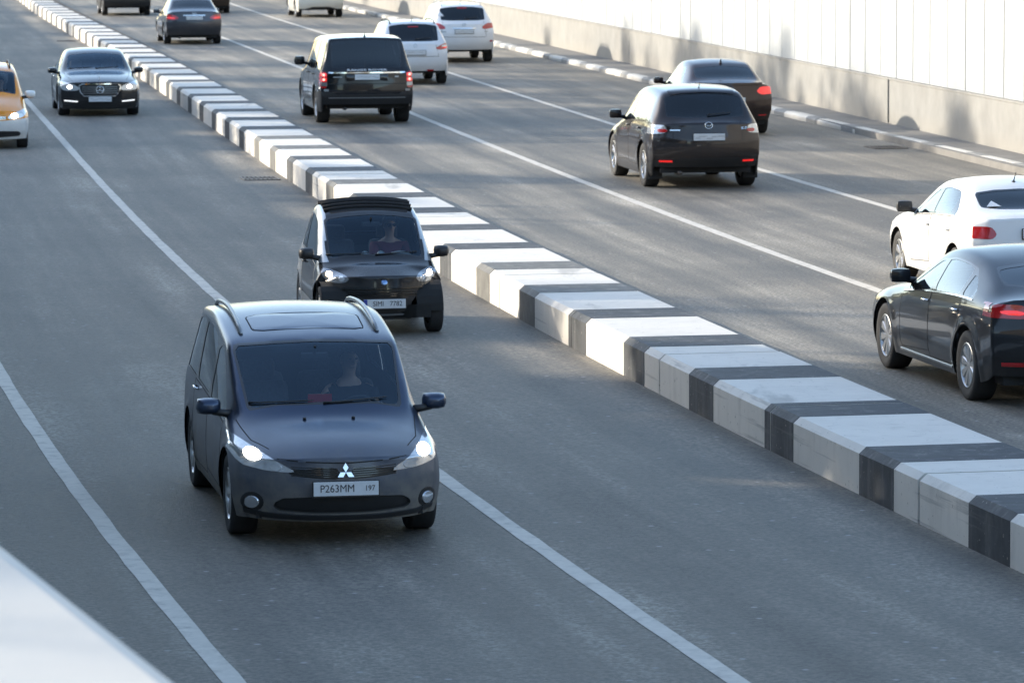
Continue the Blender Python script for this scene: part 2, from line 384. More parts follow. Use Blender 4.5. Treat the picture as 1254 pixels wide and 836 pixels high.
marking('lane_marking', XA, ZL + .004, -10, 300, label='solid white line between the two inner left lanes')
marking('lane_marking', XB, ZL + .004, -10, 300, label='solid white line nearest the left wall')
marking('lane_marking', XC, .004, 0, 330, label='solid white line nearest the striped median on the right carriageway')
marking('lane_marking', XD, .004, 0, 330, label='solid white line nearest the kerb on the right carriageway')

# ------------------------------------------------------------------ striped concrete median
starts = [13.16 - 3.1 * 8 + 3.1 * k for k in range(8)] + [13.16, 16.23, 19.42, 22.45, 25.54, 28.61, 31.74, 34.91, 38.02, 41.3, 44.55, 47.8, 51.01, 54.14, 57.36, 60.55, 63.8, 67.15, 70.65, 74.1, 77.6, 81.15, 84.85, 88.6]
while starts[-1] < 290: starts.append(starts[-1] + 3.72)
def sidx(i): return float(np.interp(i, range(len(starts)), starts))
median = thing('concrete_median', 'long low concrete median striped black and white between the carriageways', 'median', PM.p(10, .6, ZL))
mo = median.location
def medprof(e, q, b0=ZL - .1):
    w = (XR(np.interp(q, PM.s, PM.Y)) - XML(np.interp(q, PM.s, PM.Y))) * .98
    return [(-e, b0), (w + .06 + e, b0), (w + .06 + e, .06 + e * .4), (w + e * .4, .12 + e), (.06 - e * .4, .12 + e), (-e, .065 + e * .4)]
def local(vf): return [(v[0] - mo.x, v[1] - mo.y, v[2] - mo.z) for v in vf[0]], vf[1]
obj('joint_filler', local(sweep(PM, medprof(-.02, 60), -28, 292, 150)), MT['joint'], median)
jt = [.77 + 8 + 1.5 * k for k in range(-6, 60)]
rb = random.Random(3)
for j in range(len(jt) - 1):
    ga = {6: .034, 7: .010, 8: .022}; a, b = sidx(jt[j]) + ga.get(j, .014), sidx(jt[j + 1]) - ga.get(j + 1, .014)
    if a > 288: break
    e = rb.uniform(-.004, .004)
    blk = obj('block', local(sweep(PM, medprof(e, (a + b) / 2), a, b, 4)), MT['whitepaint'], median)
    for k, st in enumerate(starts):
        s0, s1 = max(a - .002, st), min(b + .002, st + 1.03 + .0025 * max(0, st - 40))
        if s1 - s0 > .05:
            worn = 30 < st < 36 or 50.5 < st < 52 or 60 < st < 66 or rb.random() < .12
            obj('black_band', local(sweep(PM, medprof(e + .004, (a + b) / 2), s0 + rb.uniform(0, .01), s1 - rb.uniform(0, .01), 2)), MT['blackworn' if worn else 'blackpaint'], blk)

# ------------------------------------------------------------------ right kerb, pavement, wall
kerb = thing('kerb', 'low kerb of white and grey painted stones along the foot of the wall', 'kerb', PK.p(60, 0, 0))
mo = kerb.location
kp = lambda e: [(-e, -.1), (.22 + e, -.1), (.22 + e, .125 + e), (.05 - e * .4, .125 + e), (-e, .085 + e * .4)]
q = 30.0; ks = []
while q < 200:
    ln = 2.38; ks.append((q, q + ln)); q += ln
for a, b in ks:
    e = rb.uniform(-.004, .004); dz = rb.uniform(-.004, .004)
    kb = obj('kerb_stone', local(sweep(PK, [(x, z + dz) for x, z in kp(e)], a + .012, b - .012, 2)), MT['kerbwhite'], kerb)
    for k in range(-12, 50):
        st = 57.76 + 3.14 * k; s0, s1 = max(a + .011, st), min(b - .011, st + 1.0)
        if s1 - s0 > .05: obj('grey_band', local(sweep(PK, [(x, z + dz) for x, z in kp(e + .003)], s0, s1, 2)), MT['kerbgrey'], kb)
pk = obj('pavement', sweep(PW, [(-1.02, -.1), (.2, -.1), (.2, .118), (-1.02, .118)], -30, 300, 150), MT['pave']); tag(pk, 'narrow grey pavement strip between kerb and wall', kind='structure')
wall = thing('retaining_wall', 'tall wall of white vertical panels on a grey concrete plinth', 'wall', PW.p(70, 0, .118))
mo = wall.location
pj = [-22.3 + 30.28 * k + (0) for k in range(9)]; pj = [68.53 - 30.28 * 3 + 30.28 * k for k in range(9)]
for a, b in zip(pj, pj[1:]):
    obj('plinth_section', local(sweep(PW, [(0, .05), (.4, .05), (.4, 1.0), (.012, 1.0), (0, .985)], a + .014, b - .014, 16)), MT['plinth'], wall)
    obj('plinth_ledge', local(sweep(PW, [(-.012, 1.003), (.42, 1.003), (.42, 1.04), (-.012, 1.04)], a + .010, b - .010, 16)), MT['plinth'], wall)
k = -25
while True:
    a = 62.59 + 1.383 * k; k += 1
    if a > 215: break
    d = rb.uniform(-.004, .004)
    obj('wall_panel', local(sweep(PW, [(.06 + d, 1.044), (.16, 1.044), (.16, 5.2), (.06 + d, 5.2)], a + .022, a + 1.383 - .022, 1)), MT['panel'], wall)
obj('backing', local(sweep(PW, [(.085, 1.05), (.5, 1.05), (.5, 5.1), (.1, 5.1)], -22, 225, 60)), MT['plinth'], wall)
obj('coping', local(sweep(PW, [(.02, 5.2), (.8, 5.2), (.8, 5.35), (.02, 5.35)], -22, 225, 60)), MT['coping'], wall)
obj('seam_cover', local(sweep(PW, [(-.03, .14), (.05, .14), (.05, 1.0), (-.03, 1.0)], 68.49, 68.57, 1)), MT['plinth'], wall)
tag(obj('terrace_right', sweep(PW, [(.75, 5.0), (260, 5.0), (260, 5.2), (.75, 5.2)], -30, 300, 40), MT['soil']), kind='structure')

# ------------------------------------------------------------------ left wall; its coping shows in the near corner
lw = thing('parapet_wall', 'blurred white parapet top in the near left corner', 'wall', PLW.p(-8, -.3, ZL))
mo = lw.location
obj('wall_face', local(sweep(PLW, [(-.5, -.4), (-.05, -.4), (-.05, 2.86), (-.5, 2.86)], -42, 300, 120)), MT['panel'], lw)
q = -42.0
while q < 300:
    obj('coping_slab', local(sweep(PLW, [(-1.25, 2.865), (0, 2.865), (0, 3.04), (-.02, 3.085), (-.07, 3.1), (-1.25, 3.1)], q + .004, q + 5.0 - .004, 4)), MT['coping'], lw); q += 5.0
tag(obj('terrace_left', sweep(PLW, [(-260, 2.6), (-1.25, 2.6), (-1.25, 3.02), (-260, 3.02)], -60, 300, 60), MT['pave']), kind='structure')

# ------------------------------------------------------------------ drain grates
def grate(x, y, z, rz, label):
    g = thing('drain_grate', label, 'grate', (x, y, z), rz)
    L, W = .62, .80
    fr = join(box((0, W / 2, .006), (L, .035, .016)), box((0, -W / 2, .006), (L, .035, .016)), box((L / 2, 0, .006), (.035, W - .04, .016)), box((-L / 2, 0, .006), (.035, W - .04, .016)))
    obj('frame', fr, MT['rimdark'], g)
    obj('pit_shade', box((0, 0, .0035), (L - .04, W - .04, .003)), MT['under'], g)  # flat black sheet: the shade of the hollow put in as colour
    for i in range(7): obj('bar', box((-L / 2 + .07 + i * .08, 0, .009), (.03, W - .04, .008)), MT['rimdark'], g)
    for i in range(2): obj('cross_bar', box((0, -.07 + .14 * i, .015), (L - .05, .02, .004)), MT['rimdark'], g)
grate(-4.52, 77.5, ZL + .002, .17, 'iron drain grate in the road beside the striped median')
grate(-15.2, 147.8, ZL + .002, .15, 'far iron drain grate in the left road near the distant median')
grate(7.05, 81.2, .002, .2, 'iron drain grate in the road beside the right kerb')
# ------------------------------------------------------------------ trees on the terrace (they stand left of the frame and dapple the light)
MT['bark'] = pm('bark', (.09, .07, .05), .9, noise=.4, nscale=6, bump=.5)
def leafmat():
    m, n, l, b = M('leaf'); oi = n.new('ShaderNodeTexCoord'); nt = n.new('ShaderNodeTexNoise'); nt.inputs['Scale'].default_value = .8; l.new(oi.outputs['Object'], nt.inputs['Vector'])
    mx = n.new('ShaderNodeMix'); mx.data_type = 'RGBA'; mx.inputs[6].default_value = (.035, .07, .018, 1); mx.inputs[7].default_value = (.10, .12, .03, 1)
    l.new(nt.outputs['Fac'], mx.inputs[0]); l.new(mx.outputs[2], b.inputs['Base Color']); b.inputs['Roughness'].default_value = .6
    return m
MT['leaf'] = leafmat()
def tree(x, y, z, h, cr, nleaf, clumps, seed, leaf=.22, base=.3):
    r = random.Random(seed)
    t = thing('terrace_tree', 'leafy tree growing on the terrace above the left wall', 'tree', (x, y, z), r.uniform(0, 6), 'trees along the left terrace')
    tips = []
    parts = [tube([(0, 0, -.1), (.05, .02, h * .2), (-.05, .08, h * .45), (.05, 0, h * .7), (0, .05, h * .92)], [.24, .18, .14, .08, .02], 8)]
    for i in range(11):
        a = r.uniform(0, 6.28); z0 = h * r.uniform(base - .02, .75); L = cr * r.uniform(.6, 1.0) * (1.1 - .5 * abs(z0 / h - .5))
        p = [(0, 0, z0), (math.cos(a) * L * .5, math.sin(a) * L * .5, z0 + L * .3), (math.cos(a) * L, math.sin(a) * L, z0 + L * r.uniform(.35, .8))]
        parts.append(tube(p, [.07, .045, .012], 6)); tips += p[1:]
    obj('trunk', join(*parts), MT['bark'], t, True)
    V = []; F = []
    cs = []
    for i in range(clumps):
        b = r.choice(tips) if r.random() < .6 else None
        if b is None:
            a = r.uniform(0, 6.28); zz = r.uniform(base, 1.0); rr = cr * math.sqrt(r.random()) * (1.15 - abs(zz - .6) * 1.2)
            b = (math.cos(a) * rr, math.sin(a) * rr, zz * h)
        cs.append((Vector(b), r.uniform(.45, 1.15)))
    for i in range(nleaf):
        c, s = r.choice(cs); d = Vector((r.gauss(0, 1), r.gauss(0, 1), r.gauss(0, .8))) * s * .55; p = c + d
        u = Vector((r.gauss(0, 1), r.gauss(0, 1), r.gauss(0, 1))).normalized(); w = u.orthogonal().normalized(); L = leaf * r.uniform(.6, 1.3)
        k = len(V); V += [p - u * L, p + w * L * .5, p + u * L, p - w * L * .5]; F.append((k, k + 1, k + 2, k + 3))
    obj('crown', (V, F), MT['leaf'], t)
    return t
# c = Y + 0.41*X is constant along a sun ray on the ground: (c, distance behind the wall edge, height, crown radius, leaves, clumps)
TREES = [(10, 24, 12, 3.6, 2600, 40, .1), (20, 9, 13, 4.6, 6000, 90, .05), (25, 5, 12, 4.4, 7500, 110, .04), (30, 9, 13, 4.8, 8000, 120, .04), (34, 5, 12, 4.2, 7500, 110, .03), (38, 9, 13, 4.4, 8000, 120, .04), (41, 5, 11, 3.0, 6000, 90, .03), (41.5, 12, 14, 3.4, 5600, 90, .05), (44, 5, 10, 2.2, 5200, 70, .03), (36, 3, 8, 3.0, 5000, 70, .02), (40, 3, 8, 2.6, 5000, 70, .02), (28, 3, 8, 3.0, 4600, 70, .02),
         (51, 13, 9, 1.4, 500, 12, .3), (64, 12, 6.5, 1.8, 900, 16, .2), (72, 9, 6.0, 2.2, 2000, 26, .1),
         (86, 6, 7.0, 3.0, 3600, 46, .05), (93, 9, 9.5, 4.0, 5200, 70, .05), (101, 6, 8.5, 3.6, 4600, 60, .05), (109, 10, 9.5, 4.0, 4600, 66, .06), (117, 7, 8.5, 3.0, 2600, 40, .1), (131, 8, 8.5, 2.6, 1600, 24, .2), (150, 9, 9, 3.0, 1800, 24, .2), (172, 8, 9, 3.0, 1800, 24, .2)]
KS = 0.38 / 0.925
for i, (c, d, h, cr, nl, nc, bs) in enumerate(TREES):
    # solve for the Y where the point d behind the wall edge has this c
    Y = c
    for _ in range(30): Y = c - KS * (XLW(Y) - d)
    tree(XLW(Y) - d, Y, 3.02, h, cr, nl, nc, 100 + i, .24, bs)

# ------------------------------------------------------------------ unseen buildings added behind the viewpoint to darken reflections in paint and glass
MT['facade'] = concrete('facade_plaster', (.30, .27, .23), .12, (.18, .16, .14), .4, .2)
MT['pane'] = pm('window_pane', (.02, .025, .03), .08)
def block(x, y, w, d, h, rz, label):
    b = thing('added_building', label, 'building', (x, y, 3.0), rz)
    obj('wall', box((0, 0, h / 2), (w, d, h)), MT['facade'], b); obj('roof', box((0, 0, h + .15), (w + .8, d + .8, .3)), MT['plinth'], b)
    for f in range(int(h / 3.2)):
        for k in range(int(w / 3.4)):
            wn_ = obj('window', box((-w / 2 + 2 + k * 3.4, d / 2 + .02, 2 + f * 3.2), (1.5, .06, 1.7)), MT['pane'], b)
block(-30, -48, 44, 14, 24, rad(8), 'unseen plastered block added behind the viewpoint to darken reflections'); block(22, -55, 40, 14, 20, rad(-6), 'lower unseen block added behind the viewpoint to darken reflections')
# ------------------------------------------------------------------ car builder
def chaikin(poly, it=2, keep=.25):
    for _ in range(it):
        out = []
        for i in range(len(poly)):
            a, b = poly[i], poly[(i + 1) % len(poly)]
            out.append((a[0] * (1 - keep) + b[0] * keep, a[1] * (1 - keep) + b[1] * keep))
            out.append((a[0] * keep + b[0] * (1 - keep), a[1] * keep + b[1] * (1 - keep)))
        poly = out
    return poly
def sdf(poly, P):
    P = np.asarray(P, float); n = len(poly); poly = np.asarray(poly, float)
    d = np.full(len(P), 1e9); s = np.ones(len(P))
    for i in range(n):
        a = poly[i]; b = poly[(i + 1) % n]; e = b - a; w = P - a
        h = np.clip((w @ e) / (e @ e + 1e-12), 0, 1); q = w - h[:, None] * e
        d = np.minimum(d, (q ** 2).sum(1))
        c1 = P[:, 1] >= a[1]; c2 = P[:, 1] < b[1]; c3 = e[0] * w[:, 1] > e[1] * w[:, 0]
        flip = (c1 & c2 & c3) | (~c1 & ~c2 & ~c3); s[flip] *= -1
    return s * np.sqrt(d)
def circle(cx, cz, r, n=28, sx=1, sz=1): return [(cx + r * sx * math.cos(2 * math.pi * i / n), cz + r * sz * math.sin(2 * math.pi * i / n)) for i in range(n)]
ROWS = 7
class Car:
    """Body shell from a control cage (stations x rows), subdivided, cut into named panels."""
    def __init__(c, name, label, loc, heading, L, W, H, stations, front, rear, axles, rw, mats, group=None, level=3, sill=.20, tuck=.05, crease=(), scale=1.0, cat='car', midz=None):
        c.root = thing(name, label, cat, loc, heading, group); c.root.scale = (scale,) * 3
        c.L, c.W, c.H, c.axles, c.rw, c.m = L, W, H, axles, rw, mats
        hw = W / 2; N = len(stations)
        # station: (x, bow, zb, wb, z4, y4, z6)
        V = []; idx = {}
        def add(key, co):
            idx[key] = len(V); V.append(co)
        bs = [0, 0, 0, 1.0, .55, .14, 0]
        for s, st in enumerate(stations):
            x, bow, zb, wb, z4, y4, z6 = st
            zs = sill
            zm = midz if midz else zs + .12 + (zb - zs - .12) * .52
            rows = [(zs, wb - tuck), (zs + .13, wb - .012), (zm, wb), (zb, wb - .028), (z4, y4), (z4 + (z6 - z4) * .72, y4 * .55), (z6, 0)]
            for r, (z, y) in enumerate(rows):
                xx = x - bow * bs[max(r, 3)]
                if s == 0 and r < 3: z = front[r][0]; xx = x - bow + front[r][1]
                if s == N - 1 and r < 3: z = rear[r][0]; xx = x - bow - rear[r][1]
                for sg in ((1,) if r == 6 else (1, -1)): add((s, r, sg), (xx, y * sg, z))
        for e, (lv, s) in {'f': (front, 0), 'r': (rear, N - 1)}.items():
            x, bow, zb, wb, z4, y4, z6 = stations[s]; sg0 = 1 if e == 'f' else -1
            for k in range(3):
                for col in (4, 5, 6):
                    y = {4: wb * .80, 5: wb * .42, 6: 0}[col]
                    for sg in ((1,) if col == 6 else (1, -1)): add((e, k, col, sg), (x - bow * bs[col] + sg0 * lv[k][1], y * sg, lv[k][0]))
        g = lambda s, r, sg: idx[(s, r, 1 if r == 6 else sg)]
        def ge(e, k, col, sg):
            s = 0 if e == 'f' else N - 1
            if k == 3: return g(s, col, sg)
            if col == 3: return g(s, k, sg)
            return idx[(e, k, col, 1 if col == 6 else sg)]
        F = []
        for sg in (1, -1):
            for s in range(N - 1):
                for r in range(6):
                    q = [g(s, r, sg), g(s, r + 1, sg), g(s + 1, r + 1, sg), g(s + 1, r, sg)]
                    F.append(q if sg < 0 else q[::-1])
            for e in 'fr':
                for k in range(3):
                    for col in (3, 4, 5):
                        q = [ge(e, k, col, sg), ge(e, k, col + 1, sg), ge(e, k + 1, col + 1, sg), ge(e, k + 1, col, sg)]
                        F.append(q if (sg > 0) == (e == 'f') else q[::-1])
        me = bpy.data.meshes.new('cage'); me.from_pydata(V, [], F); me.update()
        crease = tuple(crease) + (('row', 4, 3, 10, .38), ('st', 5, 4, 6, .22), ('st', 8, 4, 6, .3))
        if crease:
            at = me.attributes.new('crease_edge', 'FLOAT', 'EDGE')
            ek = {tuple(sorted(e.vertices)): e.index for e in me.edges}
            for kind, r, a, b, w in crease:
                for sg in (1, -1):
                    if kind == 'row': prs = [(g(s, r, sg), g(s + 1, r, sg)) for s in range(a, b)]
                    elif kind == 'st': prs = [(g(r, k, sg), g(r, k + 1, sg)) for k in range(a, b)]
                    else: prs = [(ge(kind, r, k, sg), ge(kind, r, k + 1, sg)) for k in range(a, b)]
                    for p in prs:
                        q_ = at.data[ek[tuple(sorted(p))]]; q_.value = max(q_.value, w)
        o = bpy.data.objects.new('cage', me); link(o)
        md = o.modifiers.new('s', 'SUBSURF'); md.levels = level; md.render_levels = level
        dg = bpy.context.evaluated_depsgraph_get(); ev = o.evaluated_get(dg); m2 = ev.to_mesh()
        n = len(m2.vertices); co = np.zeros(n * 3); m2.vertices.foreach_get('co', co); co = co.reshape(-1, 3)
        faces = [tuple(p.vertices) for p in m2.polygons]; ev.to_mesh_clear(); bpy.data.objects.remove(o)
        # restore the real outer size after smoothing
        lo, hi = co.min(0), co.max(0)
        co[:, 0] = (co[:, 0] - (lo[0] + hi[0]) / 2) * L / (hi[0] - lo[0]); co[:, 1] *= W / (hi[1] - lo[1])
        zt = hi[2]; co[:, 2] = np.where(co[:, 2] > .5, .5 + (co[:, 2] - .5) * (H - .5) / (zt - .5), co[:, 2])
        c.lim = lambda s, r, sg=1: Vector(co[g(s, r, sg)])
        c.N = N
        # soft wheel-arch flares
        for ax in axles:
            d = np.hypot(co[:, 0] - ax, co[:, 2] - rw); side = np.abs(co[:, 1]) > hw * .72
            co[:, 1] += np.sign(co[:, 1]) * side * .016 * np.exp(-((d - rw - .06) / .05) ** 2)
        c.co0 = co.copy()
        bm = bmesh.new()
        vs = [bm.verts.new(v) for v in co]
        for f in faces: bm.faces.new([vs[i] for i in f])
        bmesh.ops.recalc_face_normals(bm, faces=bm.faces[:]); bm.normal_update()
        if sum(f.normal.z * f.calc_area() for f in bm.faces) < 0: bmesh.ops.reverse_faces(bm, faces=bm.faces[:]); bm.normal_update()
        c.bm = bm; c.regions = ['body']; c.info = {'body': ('body', mats['body'], 0, None)}
        c.locked = set()
        c.bvh = BVHTree.FromBMesh(bm)
        for ax in axles: c.cut('__arch', 'S', circle(ax, rw, rw + .055, 36), nmin=.02, ymin=hw * .45)
    def cut(c, key, axis, poly, name=None, mat=None, offset=0, nmin=.15, ymin=None, xr=None, side=0, parent=None, over=None):
        """Mark the faces inside a 2D outline (S: x,z  F/R: y,z  T: x,y) as their own panel."""
        bm = c.bm
        if key not in c.regions: c.regions.append(key); c.info[key] = (name or key, mat, offset, parent)
        rid = c.regions.index(key)
        ia, ib = {'S': (0, 2), 'F': (1, 2), 'R': (1, 2), 'T': (0, 1)}[axis]
        pa = np.asarray(poly); lo = pa.min(0) - .12; hi = pa.max(0) + .12
        def ok(f):
            nrm = f.normal; ct = f.calc_center_median()
            if not (lo[0] < ct[ia] < hi[0] and lo[1] < ct[ib] < hi[1]): return False
            if axis == 'S':
                if abs(nrm.y) < nmin or nrm.y * ct.y < 0: return False
                if side and ct.y * side < 0: return False
                if ymin and abs(ct.y) < ymin: return False
            elif axis == 'F' and nrm.x < nmin: return False
            elif axis == 'R' and nrm.x > -nmin: return False
            elif axis == 'T' and nrm.z < nmin: return False
            if xr and not (xr[0] < ct.x < xr[1]): return False
            if over is not None and c.regions[f.material_index] not in over: return False
            return True
        fs = [f for f in bm.faces if ok(f)]
        if not fs: return
        vset = list({v for f in fs for v in f.verts}); 
        dd = sdf(poly, [(v.co[ia], v.co[ib]) for v in vset]); D = dict(zip(vset, dd))
        eset = {e for f in fs for e in f.edges}
        EPS = 1e-5
        for e in sorted(eset, key=lambda e: min(abs(D[e.verts[0]]), abs(D[e.verts[1]]))):
            a, b = e.verts
            da, db = D[a], D[b]
            if abs(da) < EPS or abs(db) < EPS or da * db > 0: continue
            if (abs(da) > abs(db) and b not in c.locked) or (a in c.locked and b not in c.locked): a, b, da, db = b, a, db, da
            if a in c.locked and b in c.locked: D[a if abs(da) < abs(db) else b] = 0; continue
            a.co = a.co.lerp(b.co, da / (da - db)); D[a] = 0
        new = []
        for f in fs:
            vv = list(f.verts); ds = [D[v] for v in vv]
            if min(ds) < -EPS and max(ds) > EPS:
                z = [v for v in vv if abs(D[v]) <= EPS]
                done = False
                for i in range(len(z)):
                    for j in range(i + 1, len(z)):
                        if not done and abs(vv.index(z[i]) - vv.index(z[j])) not in (1, len(vv) - 1):
                            try: nf, _ = bmesh.utils.face_split(f, z[i], z[j]); new.append(nf); done = True
                            except Exception: pass
        for v in vset:
            if abs(D[v]) <= EPS: c.locked.add(v)
        for f in fs + new:
            if not f.is_valid: continue
            if sum(D.get(v, 0) for v in f.verts) < 0: f.material_index = rid
    def mirror(c, key, axis, poly, **k):
        c.cut(key, axis, poly, side=1 if axis == 'S' else 0, **k)
        if axis == 'S': c.cut(key + '_', axis, poly, side=-1, **{**k, 'name': k.get('name') or key})
        else: c.cut(key + '_', axis, [(-a, b) for a, b in poly] if axis != 'T' else [(a, -b) for a, b in poly], **{**k, 'name': k.get('name') or key})
    def finish(c, lining=True):
        bm = c.bm; bm.normal_update(); bm.verts.index_update()
        for rid in range(1, len(c.regions)):      # stray slivers go back to the body
            fs = {f for f in bm.faces if f.material_index == rid}
            if c.regions[rid].startswith('__') or not fs: continue
            comps = []
            while fs:
                st = [fs.pop()]; cp = []
                while st:
                    f = st.pop(); cp.append(f)
                    for e in f.edges:
                        for g in e.link_faces:
                            if g in fs: fs.discard(g); st.append(g)
                comps.append((sum(f.calc_area() for f in cp), cp))
            big = max(a for a, _ in comps)
            for a, cp in comps:
                if a < (.95 if c.regions[rid] == 'bumper' else .5) * big:
                    for f in cp: f.material_index = 0
        c.parts = {}
        groups = {}
        for f in bm.faces: groups.setdefault(f.material_index, []).append(f)
        lin_v = []; lin_f = []
        for rid, fs in sorted(groups.items()):
            key = c.regions[rid]
            if key.startswith('__'): continue
            name, mat, offs, par = c.info[key]
            vm = {}; V = []; Nn = []; F = []
            for f in fs:
                for v in f.verts:
                    if v not in vm: vm[v] = len(V); V.append(v.co + v.normal * offs); Nn.append(v.normal.copy())
                F.append(tuple(vm[v] for v in f.verts))
            pr = c.parts.get(par, c.root) if par else c.root
            o = obj(name, (V, F), mat, pr, True)
            try: o.data.normals_split_custom_set_from_vertices([tuple(n) for n in Nn])
            except Exception as ex: print(ex)
            c.parts[key] = o
            if offs >= 0 and lining:
                k = len(lin_v); lin_v += [v - n * .022 for v, n in zip(V, Nn)]; lin_f += [tuple(i + k for i in reversed(f)) for f in F]
        if lining: obj('cabin_lining', (lin_v, lin_f), MT['lining'], c.root, True)
        c.bm.free()
    # ---- surface queries
    def hit(c, axis, a, b, sg=1):
        if axis == 'S': o, d = Vector((a, 4 * sg, b)), Vector((0, -sg, 0))
        elif axis == 'F': o, d = Vector((6, a, b)), Vector((-1, 0, 0))
        elif axis == 'R': o, d = Vector((-6, a, b)), Vector((1, 0, 0))
        else: o, d = Vector((a, b, 6)), Vector((0, 0, -1))
        p, n, i, _ = c.bvh.ray_cast(o, d)
        if p is None: return None, None
        if n.dot(d) > 0: n = -n
        return p, n
    def ribbon(c, axis, pts, w, mat, name, parent=None, sg=1, h=.002, closed=False, step=.06):
        """A thin strip lying on the body along a 2D polyline."""
        P = []
        pts = list(pts) + ([pts[0]] if closed else [])
        for i in range(len(pts) - 1):
            a, b = pts[i], pts[i + 1]; d = math.hypot(b[0] - a[0], b[1] - a[1]); n = max(1, int(d / step))
            for k in range(n): P.append((a[0] + (b[0] - a[0]) * k / n, a[1] + (b[1] - a[1]) * k / n))
        P.append(pts[-1])
        H = [(p, n) for p, n in (c.hit(axis, a, b, sg) for a, b in P) if p is not None]
        if len(H) < 2: return None
        V = []; F = []
        for i, (p, n) in enumerate(H):
            t = (H[min(i + 1, len(H) - 1)][0] - H[max(i - 1, 0)][0])
            if t.length < 1e-6: t = Vector((0, 0, 1))
            t.normalize(); s = t.cross(n).normalized() * w / 2
            V += [p + s - n * .003, p + s * .85 + n * h, p - s * .85 + n * h, p - s - n * .003]
            if i:
                k = 4 * i
                for q in range(3): F.append((k - 4 + q, k - 3 + q, k + 1 + q, k + q))
        F = [f[::-1] for f in F]
        return obj(name, (V, F), mat, parent or c.root, True, 50)
    def seam(c, axis, pts, closed=True, w=.009, parent=None, both=True):
        for sg in ((1, -1) if both and axis == 'S' else (1,)): c.ribbon(axis, pts, w, MT['under'], 'panel_gap', parent, sg, .0012, closed)
    def patch(c, axis, poly, mat, name, parent=None, sg=1, h=.006, n=6, up=None):
        """A thin plate following the body inside a convex outline."""
        pa = np.array(poly); ctr = pa.mean(0); V = []; F = []; rings = [(1.0, -.004), (1.0, h * .6), (.94, h), (.6, h), (.25, h)]
        m = len(poly)
        for s, hh in rings:
            for a, b in poly:
                q = ctr + (np.array((a, b)) - ctr) * s; p, nn = c.hit(axis, q[0], q[1], sg)
                if p is None: return None
                V.append(p + nn * hh)
        p, nn = c.hit(axis, ctr[0], ctr[1], sg); V.append(p + nn * h)
        for r in range(len(rings) - 1):
            for i in range(m): j = (i + 1) % m; F.append((r * m + i, r * m + j, (r + 1) * m + j, (r + 1) * m + i))
        k = (len(rings) - 1) * m
        for i in range(m): F.append((k + i, k + (i + 1) % m, len(V) - 1))
        # outward facing
        a, b, d = (Vector(V[i]) for i in F[-1]); 
        if (b - a).cross(d - a).dot(nn) < 0: F = [f[::-1] for f in F]
        return obj(name, (V, F), mat, parent or c.root, True, 40)
    def frame_at(c, axis, a, b, lift=0, tilt=None):
        """Matrix whose local x runs right as seen from outside, y up, z outward."""
        p, n = c.hit(axis, a, b)
        if axis == 'F': x = Vector((0, 1, 0)); n = Vector((n.x, 0, n.z)) if tilt is None else Vector((math.cos(tilt), 0, math.sin(tilt)))
        elif axis == 'R': x = Vector((0, -1, 0)); n = Vector((n.x, 0, n.z)) if tilt is None else Vector((-math.cos(tilt), 0, math.sin(tilt)))
        n.normalize(); y = n.cross(x); p = p + n * lift
        return Matrix(((x.x, y.x, n.x, p.x), (x.y, y.y, n.y, p.y), (x.z, y.z, n.z, p.z), (0, 0, 0, 1)))
    def plate(c, axis, z, y=0, text=None, ink='inksoft', blue=False, tilt=.03, w=.52, h=.112, lift=.022, size=.085, surround=True):
        A = c.frame_at(axis, y, z, lift, tilt)
        pl = obj('number_plate', xf(box((0, 0, 0), (w, h, .008), .003), A), MT['plate'], c.root)
        if surround: obj('plate_holder', xf(box((0, -.004, -.012), (w + .02, h + .022, .02), .005), A), MT['black'], c.root)
        if blue: obj('plate_strip', xf(box((-w / 2 + .022, 0, .004), (.044, h - .004, .003)), A), MT['blue'], pl)
        if text and ink == 'inksoft':          # too smeared to read: only worn grey streaks
            r_ = random.Random(int(abs(z * 1000)) + len(text[0][0]) + int(c.L * 100))
            for q in range(7):
                ww = r_.uniform(.05, .12); obj('worn_print', xf(box((-w * .40 + q * w * .125 + .02, r_.uniform(-.022, .022), .0045), (ww, r_.uniform(.010, .026), .002)), A), MT['inkfaint'], pl)
        elif text:
            for s, x, k in text:
                t = text_mesh(s, size * k, .0012); obj('lettering', xf(xf(t, Matrix.Translation((x, 0, .0056)) @ Matrix.Scale(.92, 4, (1, 0, 0))), A), MT[ink], pl)
        return pl
